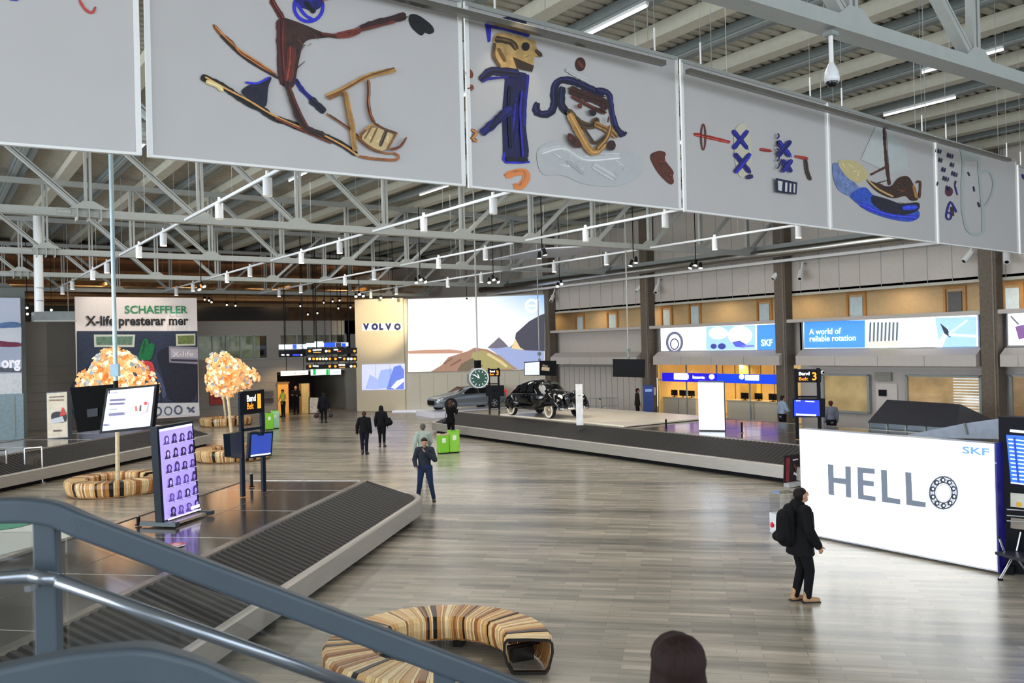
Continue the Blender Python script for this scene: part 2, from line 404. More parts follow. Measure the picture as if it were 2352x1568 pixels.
# columns
for i,yy in enumerate((7.6,16.4,25.75,34.75,43.7)):
    mb=MB(); mb.box((XW-.3,yy,5.6),(.5,.62,11.2),COLM); mb.box((XW-.57,yy-.2,4.6),(.05,.06,9.2),mat('7b7166',.6)); 
    o=mb.build('concrete_column',bevel=.02); tag(o,['dark brown-grey concrete column at the right end of the wall, beyond the flight board','broad dark concrete column right of the pale advertising strip','dark concrete column between the two blue advertising strips','dark concrete column left of the bearing advertising strip','slim dark concrete column beside the landscape wall'][i],'column')
# roof gutter duct and beam under the truss ends
mb=MB(); mb.tube((31.6,4,7.98),(31.6,50,7.98),.2,STAIN,n=16); o=mb.build('ventilation_duct',smooth=True); tag(o,'long round silver duct under the truss ends along the right wall','duct')
mb=MB(); mb.box((32.1,27,8.25),(.5,46,.3),STEELD); mb.box((32.2,27,7.66),(.16,46,.12),WHITE); o=mb.build('edge_beam'); tag(o,'grey steel edge beam carrying the truss ends above the silver duct','beam')
# ---- back walls
YB=56.0
mb=MB()
def bbox(mb,x0,x1,z0,z1,m,y0=YB,y1=YB+.3): mb.box(((x0+x1)/2,(y0+y1)/2,(z0+z1)/2),(x1-x0,y1-y0,z1-z0),m)
xs=gY(637,900,YB).x; xe=gY(795,900,YB).x; xw0=gY(455,800,YB).x; xw1=gY(615,800,YB).x; xv0=gY(643,780,YB).x; xv1=gY(795,780,YB).x
zl=gY(640,855,YB).z; zw0=gY(640,822,YB).z; zw1=gY(640,769,YB).z; zt=6.15
bbox(mb,-20,xs,0,zw0,GREYW); bbox(mb,xs,xe,zl,zw0,GREYW); bbox(mb,-20,32,zw1,zt,GREYW)
bbox(mb,-20,xw0,zw0,zw1,GREYW); bbox(mb,xw1,xv0,zw0,zw1,GREYW); bbox(mb,xv1,xe+.4,zw0,zw1,GREYW); bbox(mb,xe,xe+.9,0,zt,GREYW)
for i in range(7): mb.box((0,YB-.005,.6+i*.5),(40,.02,.015),mat('6f6b66',.6))
struct(mb.build('wall_back'))
mb=MB(); bbox(mb,xw0-3,xw1,zw0,zw1,mat('a8b08e',.5,var=.55,scale=1.4,emit=.12),YB+1.6,YB+1.7); bbox(mb,xv0,xv1,zw0,zw1,mat('8f8f80',.5,var=.5,scale=1.4,emit=.12),YB+1.6,YB+1.7); struct(mb.build('trim_71'))
mb=MB(); bbox(mb,xw0,xw1,zw0,zw1,GLASS,YB+.1,YB+.12); struct(mb.build('window_1'))
mb=MB(); bbox(mb,xv0,xv1,zw0,zw1,GLASS,YB+.1,YB+.12); struct(mb.build('window_2'))
for x0,x1,n_ in ((xw0,xw1,5),(xv0,xv1,4)):
    mb=MB()
    for i in range(n_+1): xx=x0+(x1-x0)*i/n_; mb.box((xx,YB+.05,(zw0+zw1)/2),(.07,.12,zw1-zw0),STEELD)
    for z_ in (zw0,zw1): mb.box(((x0+x1)/2,YB+.05,z_),(x1-x0,.12,.07),STEELD)
    struct(mb.build('trim_72'))
# passage behind the opening
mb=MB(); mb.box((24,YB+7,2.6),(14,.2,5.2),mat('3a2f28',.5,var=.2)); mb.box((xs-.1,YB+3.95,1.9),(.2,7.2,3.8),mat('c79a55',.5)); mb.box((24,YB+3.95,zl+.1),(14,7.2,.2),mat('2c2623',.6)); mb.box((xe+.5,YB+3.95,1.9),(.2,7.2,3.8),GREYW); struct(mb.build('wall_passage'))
# far brown hall over the office front, with its beams
mb=MB(); mb.box((26,74,5.6),(100,.3,11.2),BROWN); struct(mb.build('wall_far'))
mb=MB(); mb.box((6,66,10.9),(60,16,.2),BROWN); 
for i in range(6): mb.box((6,60+i*2.4,9.0-i*.12-(i%2)*.35),(60,.3,.3),mat('a58c66',.6,var=.2))
for i in range(14): mb.box((-12+i*3.2,66,9.0),(.25,15,.25),mat('94794f',.6,var=.2))
struct(mb.build('trim_73'))
mb=MB(); mb.box((10,64,7.0),(26,.3,1.0),mat('3f3d3a',.6)); struct(mb.build('trim_74'))
# dark grey side wall on the left behind the carousel
mb=MB(); mb.box((-3,52.5,3.9),(15,.3,7.8),mat('757b78',.6,var=.05)); struct(mb.build('wall_left'))
# small warm downlights of the far hall
fl=[(480,690),(521,700),(541,702),(486,694),(690,703),(744,695),(780,690),(707,722),(729,719),(777,708),(805,706),(470,688),(118,712),(62,707),(63,721),(764,692)]
gm=mat('fff2d8',.4,emit=6,var=0)
for i,(x,y) in enumerate(fl):
    p=gY(x,y,62.5 if x>300 else 51); mb=MB(); mb.ball(p,.06,gm,n=8,k=6); mb.tube(p+V((0,0,.06)),p+V((0,0,.22)),.1,BLACK,n=8); mb.tube(p+V((0,0,.2)),V((p.x,p.y,10.8)),.012,BLACK,n=6)
    o=mb.build('far_downlight'); tag(o,'tiny warm ceiling spot glowing in the dim far hall above the office front','ceiling spot','warm ceiling spots of the far hall')
for i in range(5): spot('far_hall_lamp',(4+i*6,63,9),(4+i*6,68,8.5),500,130,(1,.62,.32),.3)
# ---- diagonal display wall with the illuminated landscape
VA=gz(826,945); dv=V((cos(radians(-47)),sin(radians(-47)),0)); nv=V((-dv.y,dv.x,0))  # nv points away from the camera
if nv.dot(FWD)<0: nv=-nv
def pv(x,y,off=0.0): return gP(x,y,VA-nv*off,nv)
def vx(x,y): return (pv(x,y)-VA).dot(dv)
VW=mat('c9c2ae',.55,var=.03)
ztop=pv(880,688).z; L1=vx(1262,800)
mb=MB(); mb.box(VA+dv*(L1/2)+nv*.2+V((0,0,ztop/2)),(L1,.4,ztop),VW,ax=(dv,nv,V((0,0,1))))
for i in range(1,10): mb.box(VA+dv*(3.3+i*.95)+V((0,0,1.2))-nv*.003,(.02,.012,2.4),mat('a9a28f',.6),ax=(dv,nv,V((0,0,1))))
struct(mb.build('wall_display'))
# ============================================================ PAINTED PANELS
PAN = mat('b9b6b5',.45,var=.02,scale=2)
def upright(p,q):        # plane through two top-view points
    d=(V((q.x,q.y,0))-V((p.x,p.y,0))).normalized(); n=V((-d.y,d.x,0))
    if n.dot(FWD)<0: n=-n
    return d,n
pan=[((-60,322),(322,352),'plain painted panel at the far left with only a red hook stroke near its top'),
     ((342,356),(1066,424),'large painted panel of a brown figure on a kicksled with blue head'),
     ((1078,427),(1562,480),'painted panel of a blue standing figure and a horned laughing face'),
     ((1572,482),(1903,523),'painted panel of blue crosses threaded on a red pole'),
     ((1908,524),(2150,556),'painted panel of a brown sailing boat on blue sea'),
     ((2155,557),(2338,580),'painted panel of a pale jug beside falling blue drops'),
     ((2343,581),(2400,588),'last painted panel, cut by the right edge of the picture')]
PP=[]
pt_top={1:None}
for i,(a,b_,lab) in enumerate(pan):
    p=gz(*a,5.97); q=gz(*b_,5.97); d,n=upright(p,q)
    t=thing('painted_panel',lab,'painting',(p+q)/2)
    z1=8.09 if i<6 else 8.0
    mb=MB(); mb.slab([(p.x,p.y,5.97),(q.x,q.y,5.97),(q.x,q.y,z1),(p.x,p.y,z1)],n,.03,PAN); mb.build('board',t)
    mb=MB()
    for e_ in (p+d*.01,q-d*.01): mb.beam(V((e_.x,e_.y,5.95)),V((e_.x,e_.y,z1+.02)),.03,.05,WHITE,up=d)
    mb.beam(V((p.x,p.y,5.96)),V((q.x,q.y,5.96)),.05,.025,WHITE); mb.beam(V((p.x,p.y,z1)),V((q.x,q.y,z1)),.05,.05,STEEL); mb.build('frame',t)
    mb=MB()
    for f_ in (.12,.88):
        e_=p+(q-p)*f_; mb.tube((e_.x,e_.y,z1),(e_.x,e_.y,z1+.35),.014,WHITE,n=6); mb.tube((e_.x,e_.y,z1+.3),(e_.x,e_.y,11.145),.004,STEELD,n=6)
    mb.build('hanging_wire',t)
    P0=V((p.x,p.y,6))
    PP.append((t,(lambda P0,n: (lambda x,y: gP(x,y,P0,n)))(P0,n),-n,p,q,d))
def A(i,name,items): return art(name,PP[i][0],PP[i][1],items,toward=PP[i][2],off=.008,step=.0012,brush=True)
A(0,'red_hook_stroke',[('s','b5443c',[(182,0),(192,18),(205,29),(214,28),(219,16)],7)]); A(0,'blue_stroke',[('s','3a3fa8',[(22,0),(42,1)],5)])
BR='3a211c'; BR2='5d2a20'; TAN='a8642e'; GOLD='b88848'; BL='1e1f86'; NAVY='14142e'; BL2='2a2fc0'
A(1,'painted_kicksled',[
 ('s','8a5026',[(490,58),(508,80),(530,97),(548,120),(575,138),(600,155),(634,175)],9),('s','2a1a16',[(505,82),(548,124),(585,150),(640,181)],5),('s','c98546',[(497,66),(540,108),(600,148),(630,168)],3),
 ('s','15110f',[(461,177),(500,193),(520,205),(560,232),(600,252),(625,270),(660,282),(700,298),(740,312),(780,330),(818,355)],15),
 ('s','d59a55',[(470,178),(520,206),(570,232),(620,262),(680,290),(730,306),(790,337),(822,360)],4),('s','e0c68e',[(472,188),(498,198),(510,210)],11.145),('s','7a3c20',[(630,272),(700,303),(760,330)],5),
 ('s','a06a34',[(748,262),(790,290),(822,320),(850,342),(880,352),(902,354)],5),('s','5a3019',[(754,265),(800,296),(830,322),(862,345)],4),('s','a0602c',[(822,360),(860,366),(908,368),(912,358),(900,352)],6),
 ('s',GOLD,[(748,222),(775,212),(800,198),(835,180),(868,170),(905,162)],12),('s','6e4522',[(746,226),(790,206),(840,178),(903,158)],4),('s','7a4b22',[(752,230),(786,214)],6),
 ('s',GOLD,[(790,212),(796,240),(800,262),(806,290),(808,320),(813,348)],12),('s','7b5528',[(785,214),(792,262),(802,300)],3),
 ('s','7a4522',[(842,186),(843,215),(842,240),(848,270),(857,285)],8),
 ('s',GOLD,[(820,315),(850,290),(880,300),(910,310)],5),('p','c4ac7c',[(822,318),(852,290),(905,312),(895,335),(872,352),(840,338)]),
 ('s','7d4a22',[(836,300),(822,318),(845,340),(872,352)],5),('s','8a5a2a',[(850,292),(832,322)],4),('s','8a5a2a',[(862,296),(846,330)],4),('s','4a3a2e',[(884,298),(868,338)],8),('s','8a5a2a',[(906,306),(884,346)],5),('s','5d3a20',[(852,284),(880,300),(905,308)],5),('s','7a3c1e',[(890,346),(912,340),(928,318)],6)])
A(1,'painted_brown_figure',[
 ('s','5a241c',[(622,0),(635,22),(650,46)],14),('p',BR,[(645,40),(665,45),(700,58),(740,76),(776,84),(740,88),(700,92),(690,120),(682,160),(676,200),(660,205),(638,190),(634,130),(640,80)]),
 ('s','4c1f1a',[(645,45),(645,100),(648,160),(655,195)],22),('s','6a2a20',[(668,110),(666,150),(660,190)],20),
 ('s','4c221c',[(735,80),(775,84),(810,80)],9),('s','7b3326',[(770,84),(805,78),(825,70)],16),('s','3a1b18',[(825,68),(860,56),(900,46),(930,38)],17),('s','6b2d22',[(800,80),(850,66),(905,52)],6),
 ('s',BR,[(655,190),(668,230),(680,268),(700,295),(740,312)],14),('s','5c241c',[(660,200),(690,270),(705,295)],6)])
A(1,'painted_blue_head',[('o',BL2,[(708,16),(33,34)],8),('p','1c1d6e',[(672,-10),(745,-10),(738,18),(715,28),(700,20),(685,18)]),('s',BL2,[(680,8),(700,35),(722,48)],7),('s',NAVY,[(700,5),(722,30)],12),('s','c3502e',[(738,0),(758,-6)],10)])
A(1,'painted_blue_leg',[('s',BL,[(678,182),(692,205),(715,228),(740,250)],11.145),('s',NAVY,[(712,228),(745,258)],17),('p',NAVY,[(548,212),(570,195),(610,186),(618,176),(624,180),(614,200),(612,252),(580,236)]),('s',BL2,[(562,190),(590,192),(618,178)],5)])
A(1,'painted_black_mitten',[('p','0b0b12',[(940,32),(960,34),(992,58),(998,74),(985,80),(975,74),(968,85),(945,66),(937,48)])])
A(2,'painted_blue_figure',[
 ('p','15154a',[(1160,162),(1216,168),(1213,200),(1208,240),(1206,290),(1218,374),(1154,374),(1154,330),(1152,260),(1158,200)]),
 ('s',BL,[(1212,172),(1206,230),(1204,290)],7),('s',BL2,[(1158,350),(1160,372),(1216,372)],6),('s','1b1c74',[(1185,240),(1182,280),(1176,330)],14),
 ('s','15153e',[(1190,170),(1155,166),(1125,165),(1102,186)],20),('s',BL,[(1165,178),(1120,182),(1105,190)],6),('s','101030',[(1170,200),(1168,260),(1172,340)],10),('s','2424a0',[(1196,210),(1192,260),(1198,360)],5),('s','0e0e22',[(1160,366),(1210,368)],9),('s','1b1b6e',[(1172,250),(1150,266),(1130,285),(1102,308)],20),('s',NAVY,[(1150,258),(1122,296)],6)])
A(2,'painted_head_with_cap',[('p','2626b0',[(1113,55),(1128,52),(1126,95),(1120,98)]),('p','14153e',[(1145,42),(1185,36),(1208,42),(1209,60),(1150,52)]),('s','20219a',[(1118,58),(1160,66),(1215,82)],10),
 ('p','b5935a',[(1130,78),(1160,76),(1210,90),(1232,96),(1228,106),(1240,124),(1240,134),(1225,128),(1224,160),(1180,160),(1150,158),(1132,140)]),
 ('s','3c2c18',[(1135,90),(1172,98),(1185,115)],15),('p','33261a',[(1176,132),(1224,152),(1220,166),(1185,158)]),('e','0d0d14',[(1205,108),(9,10)]),('s','5d421e',[(1134,100),(1132,130),(1146,154)],7),('s','44301a',[(1228,116),(1241,130)],9),('s','6a4c26',[(1142,112),(1158,142)],6)])
A(2,'painted_horned_face',[
 ('s','16163a',[(1234,236),(1230,252),(1240,262),(1262,260),(1272,240),(1272,205),(1284,186),(1310,186),(1345,200),(1385,220)],17),('s','14142e',[(1290,200),(1288,240),(1305,262)],17),
 ('s','17173e',[(1368,206),(1396,216),(1402,250),(1412,290),(1430,310)],13),('s','17173e',[(1410,290),(1424,312),(1436,304)],9),
 ('s','3a1a14',[(1305,206),(1345,222),(1384,238),(1384,252)],20),('s','4f2319',[(1310,222),(1350,244),(1386,262)],8),
 ('s','5c4524',[(1300,255),(1330,285),(1356,290),(1368,272)],15),('s','b28548',[(1302,262),(1322,300),(1345,340),(1362,350),(1385,330)],17),('s','44331c',[(1318,270),(1345,310),(1362,330),(1388,312)],7),
 ('s','a87a40',[(1360,285),(1400,305),(1410,318)],13),('s','6e4f28',[(1396,290),(1388,318),(1365,345)],10),('e','101016',[(1355,262),(8,7)]),('s','3a1a16',[(1345,258),(1372,252),(1386,262)],5),
 ('p','47201a',[(1300,304),(1330,330),(1326,344),(1308,338),(1294,318)]),('e','331a18',[(1397,336),(10,12)]),('s','5a241e',[(1320,242),(1328,250)],10),('s','5a2a1e',[(1390,270),(1388,284)],4)])
A(2,'painted_brown_ball',[('e','3b1a15',[(1332,148),(12,16)]),('s','6a3424',[(1326,140),(1338,156)],6)])
A(2,'painted_orange_shoe',[('s','dd8447',[(1160,405),(1185,396),(1205,396),(1208,410),(1195,428),(1180,426)],17)])
A(2,'painted_brown_boot',[('p','5a291d',[(1488,356),(1512,345),(1530,350),(1524,366),(1548,395),(1544,404),(1548,420),(1538,426),(1508,396)])])
A(2,'painted_hands',[('s','7a3a26',[(1074,160),(1080,180)],16),('s','8a4a30',[(1072,204),(1086,200)],14),('s','8a5a30',[(1080,298),(1092,306),(1082,318),(1094,325)],9)])
A(2,'painted_grey_cloud',[('p','b3b5b6',[(1228,345),(1262,325),(1290,322),(1300,350),(1345,352),(1400,345),(1470,350),(1478,400),(1420,430),(1340,425),(1290,400),(1240,405)]),('s','bfc1c1',[(1240,350),(1290,340),(1340,365),(1420,360)],12),('s','a5a7a9',[(1300,370),(1340,400)],7),('s','c4c5c4',[(1360,380),(1410,410)],16),('s','c2c2c0',[(1298,160),(1330,178),(1350,186)],10)])
A(3,'painted_red_pole',[('s','b0352a',[(1593,308),(1630,316),(1676,327)],8),('o','6a2a20',[(1614,315),(5,29)],4),('s','b0352a',[(1744,343),(1770,347)],8),('s','b0352a',[(1824,359),(1854,365)],7),('s','4a3a2c',[(1848,366),(1852,395),(1860,414)],8)])
def cross(x,y,s,c=BL): return [('s',c,[(x-s*.8,y-s),(x+s*.8,y+s)],11.145),('s',c,[(x+s*.8,y-s),(x-s*.8,y+s)],11)]
A(3,'painted_blue_crosses',[('p','c1bda9',[(1682,300),(1705,278),(1724,300),(1728,410),(1690,408)])]+cross(1699,321,21)+cross(1703,375,22)+[('s','1a1a50',[(1710,408),(1726,405)],11)]+cross(1797,342,18)+cross(1802,382,14)+
 [('s','191950',[(1779+2*sin(j*2.2)*1.5,308+j*17),(1783,314+j*17),(1777,321+j*17)],4) for j in range(5)]+[('p','17173f',[(1774,410),(1824,420),(1822,448),(1776,442)]),('p','c8c8c6',[(1779,416),(1790,418),(1788,440),(1780,438)]),('p','c8c8c6',[(1796,420),(1801,421),(1800,442),(1795,441)]),('p','c8c8c6',[(1806,422),(1810,423),(1809,443),(1805,442)]),('p','c8c8c6',[(1815,423),(1819,424),(1818,444),(1814,443)])])
A(4,'painted_sea',[('p','6f83b6',[(1910,370),(1935,380),(1965,425),(1990,440),(1960,455),(1925,440),(1912,410)]),('p','c3b583',[(1918,368),(1960,366),(1990,390),(1995,410),(1965,422),(1940,405)]),('p','2c55c4',[(1946,448),(1985,425),(2005,450),(2040,475),(2110,480),(2112,500),(2090,511),(2040,503),(1990,485),(1965,465)]),('p','12122c',[(1998,446),(2040,458),(2070,470),(2112,462),(2110,486),(2050,500),(2000,470)]),('s','2533c8',[(1975,470),(2040,494),(2105,500)],9),('s','2b45d8',[(2070,478),(2105,476)],10)])
A(4,'painted_boat',[('p','bcc1c0',[(2010,292),(1976,366),(2030,392),(2030,290)]),('p','b7bdbc',[(2035,300),(2078,330),(2085,390),(2042,400)]),('s','47201a',[(2028,268),(2031,330),(2036,380),(2042,425)],7),('s','55281c',[(2036,382),(1998,402)],5),
 ('p','3a2214',[(1985,410),(2010,420),(2045,432),(2060,408),(2085,402),(2100,430),(2110,460),(2090,462),(2080,448),(2050,458),(2010,440)]),('s','a9773a',[(2096,425),(2104,455)],7),('s','c3a166',[(1990,412),(2015,434),(2050,452)],4),('s','55351c',[(2102,420),(2112,418),(2110,455)],5)])
A(5,'painted_drops',[('s','1a1a4a',[(2150+((j*37)%47),340+((j*53)%95)),(2148+((j*37)%47),350+((j*53)%95))],4) for j in range(22)])
A(5,'painted_small_flower',[('e','57243a',[(2179,440),(9,11)]),('s',BL,[(2192,425),(2198,448)],4),('s',BL,[(2172,492),(2182,464),(2196,488)],5),('o',BL,[(2178,496),(6,8)],4),('s','33202c',[(2184,475),(2188,496)],7)])
A(5,'painted_jug',[('s','a9b0ad',[(2206,338),(2212,370),(2210,430),(2212,490),(2225,532),(2255,535),(2258,500),(2252,430),(2248,380),(2250,340)],7),('s','a9b0ad',[(2250,398),(2272,394),(2282,420),(2276,450),(2258,480)],6),('p','aab2af',[(2208,344),(2250,350),(2250,372),(2208,366)]),('s','1a1a40',[(2222,395),(2226,404)],4),('s','1a1a40',[(2235,428),(2237,440)],4),('s','1a1a40',[(2245,464),(2249,476)],5)])
A(6,'painted_blue_mark',[('s',BL,[(2347,400),(2352,412)],6)])
# long metal light rails in front of the panels' top edge
def rail(p1,p2,lab):
    a=PP[1 if p1[0]<1500 else 3]; 
    n=-V((0,1,0)); z=7.66
    p=gY(*p1,8.3); q=gY(*p2,8.3 if p2[0]<1600 else 9.0)
    t=thing('light_rail',lab,'light rail',(p+q)/2)
    mb=MB(); mb.beam(p,q,.09,.06,mat('77736c',.3,.6,var=.1)); mb.beam(p+V((0,-.02,.034)),q+V((0,-.02,.034)),.05,.008,mat('a9aaa8',.4,var=.03)); mb.build('housing',t)
    mb=MB()
    for f_ in (.05,.35,.65,.95):
        e_=p+(q-p)*f_; mb.tube(e_,V((e_.x,e_.y,11)),.006,STEELD,n=6)
    mb.build('hanging_wire',t)
rail((560,-95),(1525,146),'grey metal light rail along the tops of the kicksled and blue figure panels')
rail((1580,163),(2318,368),'grey metal light rail along the tops of the crosses, boat and jug panels')
spot('panel_lamp',(5.95,7.9,8.1),(5.9,8.5,7.3),12,60,(1,.8,.55),.05)
# ---- small fittings up there
t=thing('dome_camera','white pendant dome surveillance camera hanging below the upper right truss','security camera',gY(1908,80,6.7))
p=gY(1908,82,6.62); s_=190.0
mb=MB(); mb.tube(p,p+V((0,0,-.36)),.028,WHITE); mb.box(p+V((0,0,.02)),(.14,.14,.05),STEELD); mb.build('drop_pipe',t,smooth=False)
mb=MB(); mb.lathe(p+V((0,0,-.56)),[(.03,.22),(.055,.17),(.085,.1),(.095,.03),(.09,-.02),(.0,-.02)],WHITEG,n=20); mb.build('housing',t,smooth=True)
mb=MB(); mb.ball(p+V((0,0,-.58)),.075,mat('0c0c0e',.08,var=0),n=16); mb.build('lens_dome',t,smooth=True)
mb=MB(); mb.tube((-8,7.8,8.55),(32.3,7.8,8.55),.02,STEELD,n=8); mb.tube((-8,19,9.0),(32.3,19,9.0),.02,STEELD,n=8)
for i in range(12): mb.tube((-6+3.4*i,7.8,8.55),(-6+3.4*i,7.8,11.145),.006,STEELD,n=6)
o=mb.build('sprinkler_pipe'); tag(o,'thin sprinkler pipes running across under the corrugated roof','pipe')
# white fluorescent tubes between roof purlins
LT=mat('f4f7ff',.4,emit=1.6,var=0)
for i,(x,y0,y1) in enumerate([(12.05,12.6,14.6),(21.2,10.2,12.2),(24.25,13.0,15.2),(12.05,18.2,20.4),(12.05,21,23.8),(15.1,20,22.5),(12.05,30,33),(18.15,31,33.5),(5.95,29,31),(21.2,22,24),(9.0,20,22.5)]):
    mb=MB(); mb.tube((x,y0,10.82),(x,y1,10.82),.03,LT,n=8); mb.box((x,(y0+y1)/2,10.875),(.09,y1-y0,.06),WHITE)
    o=mb.build('fluorescent_tube'); tag(o,'slim glowing fluorescent tube fixed between the roof purlins','roof light','fluorescent tubes under the roof')
# lighting tracks and cylinder downlights
LAMPON=mat('fff0dc',.4,emit=9,var=0)
tx=[6.4,12.4,18.6,24.9]; nmx=['leftmost','second','third','rightmost']
bays=[(10.4,16.3,0),(16.9,26.2,1),(27.0,36.4,2),(37.2,46.6,3),(47.4,57,4)]
bn=['in the bay above the painted panels','in the bay just behind the painted panels','in the second bay beyond the painted panels','in the third bay beyond the painted panels','in the farthest bay']
for ix,x in enumerate(tx):
    for (y0,y1,ib) in bays:
        if ib==0 and ix<1: continue
        mb=MB(); mb.box((x,(y0+y1)/2,8.02),(.06,y1-y0,.07),WHITEG); mb.box((x,(y0+y1)/2,7.98),(.03,y1-y0,.02),STEELD)
        for yy in (y0+.5,(y0+y1)/2,y1-.5): mb.tube((x,yy,8.05),(x,yy,11.145),.006,STEELD,n=6)
        o=mb.build('lighting_track'); tag(o,'white %s lighting track %s'%(nmx[ix]+' of the four lines,' ,bn[ib]),'lighting track')
        ys=[y0+2.0,y0+5.8] if ib else [y0+3]
        if ib==3: ys=[y0+2.1,y0+5.7]
        for j,yy in enumerate(ys):
            on = (ib>=2 or ix==3 and ib>=1)
            if ib==0: continue
            t=thing('cylinder_downlight','white cylinder downlight, %s of the pair on the %s track, %s'%(('nearer','farther')[j],nmx[ix],['','first','second','third','fourth'][ib]+' bay past panels'),'downlight',(x,yy,7.9),'cylinder downlights on the tracks')
            mb=MB(); mb.tube((x,yy,7.975),(x,yy,7.58),.105,WHITEG,n=20); mb.build('shade',t)
            mb=MB(); mb.box((x,yy,8.08),(.05,.09,.12),WHITE); mb.build('adapter',t)
            mb=MB(); mb.lathe((x,yy,7.57),[(.0,.0),(.09,.0),(.1,-.005)],LAMPON if on else mat('cfcac0',.5,emit=.5),n=16); mb.build('lamp_face',t)
            if on or ib==1: spot('track_lamp',(x,yy,7.52),(x,yy,0),90,75,(1,.9,.76),.09)
# adjustable spot heads aimed at the cars
def head(x,y,depth_Y,lab,k=3,sc=1.0,tgt=(24,28,1)):
    p=gY(x,y,depth_Y); t=thing('spotlight_cluster',lab,'spotlight',p)
    mb=MB(); mb.tube(p+V((0,0,.15)),V((p.x,p.y,11.145)),.02,BLACK,n=8); mb.build('stem',t)
    for i in range(k):
        c=p+RGT*((i-(k-1)/2)*.2*sc)+V((0,0,.12*(i%2)-.05)); d=(V(tgt)-c).normalized()
        d=(d*.5-FWD*.25+V((0,0,-.5))+RGT*(.2*(i-1))).normalized()
        mb=MB(); mb.tube(c-d*.16*sc,c+d*.1*sc,.055*sc,BLACK,r1=.085*sc,n=12); mb.build('spot_head',t)
        mb=MB(); mb.tube(c+d*.101*sc,c+d*.108*sc,.075*sc,mat('fff6ea',.4,emit=20,var=0),n=12); mb.build('lamp_face',t)
head(965,642,36.4,'cluster of black spotlights shining below the truss left of the landscape screen')
head(1133,642,34.5,'cluster of black spotlights shining above the hanging clock')
head(1245,584,26.3,'black spotlight hung on a cable from the nearest truss, above the vintage car',2)
head(1455,602,26.4,'black twin spotlight on a cable left of the big concrete columns',2)
head(1285,652,36.2,'bright white spotlight at the top right corner of the landscape screen',2)
head(1598,608,25.6,'black spotlight cluster under the truss end at the silver duct',3)
head(825,676,46.8,'bright spotlight cluster above the tall cream brand panel',3)
head(462,658,40,'dark stage spotlight above the tall white poster on the left',2)
head(875,680,50,'small black spotlight, leftmost of three over the landscape screen',1,.9)
head(903,682,49.5,'small black spotlight, middle of three over the landscape screen',1,.9)
head(1072,686,47,'small black spotlight, rightmost of three over the landscape screen',1,.9)
for tg,src in (((22.6,27.6,1.6),(18.5,25,7.7)),((24,26.5,1.6),(22,22,7.7)),((21.8,34.8,1.6),(18,31.5,7.7)),((23.5,30,1.4),(25,33,7.7))):
    spot('car_spot',src,tg,420,34,(1,.86,.66),.08)
spot('brand_panel_spot',gY(880,676,47),pv(878,735),1900,50,(1,.82,.55),.08)
spot('poster_spot',(9.5,49.5,8.6),(9.6,54,6.2),420,70,(1,.86,.7),.08)
spot('floor_circle_spot',(15.9,25.8,7.6),(15.83,25.77,0),1300,11.3,(1,.97,.92),.01,.06)
# bullet cameras on the column tops
for (x,y,cx) in ((1468,662,0),(1508,665,1),(1782,632,0),(1838,632,1),(2222,590,0),(2312,592,1),(1268,685,1)):
    p=gX(x,y,XW-.5); mb=MB(); d=V((-.6,(-.3 if cx else .3),-.7)).normalized()
    mb.tube(p-d*.25,p+d*.22,.12,WHITE,n=12); mb.tube(p+d*.22,p+d*.235,.07,BLACK,n=12); mb.tube(p-d*.2,p-d*.2+V((.15,0,.45)),.045,WHITE,n=8)
    mb.tube(p-d*.2+V((.15,0,.4)),V((XW-.01,p.y-d.y*.2,p.z+.54)),.03,STEELD,n=6)
    o=mb.build('bullet_camera'); tag(o,'white tilted tube-shaped camera high on the wall, '+{1468:'left of the column beside the bearing strip',1508:'right of the column beside the bearing strip',1782:'left of the column between the strips',1838:'right of the column between the strips',2222:'left of the broad right column',2312:'right of the broad right column',1268:'next to the landscape screen corner'}[x],'security camera')
# flat hanging acoustic boards near the right wall
for a in (((1125,598),(1250,572),(1420,562),(1300,590)),((1380,570),(1440,562),(1445,575),(1385,580))):
    pts=[gz(x,y,8.55) for x,y in a]; mb=MB(); mb.slab(pts,(0,0,1),.06,mat('c0c5d0',.5,var=.03)); 
    for q in pts: mb.tube(q,V((q.x,q.y,11)),.006,STEELD,n=6)
    o=mb.build('ceiling_board'); tag(o,('long' if a[0][0]<1200 else 'short')+' pale flat board hung level below the roof near the landscape screen','hanging board')
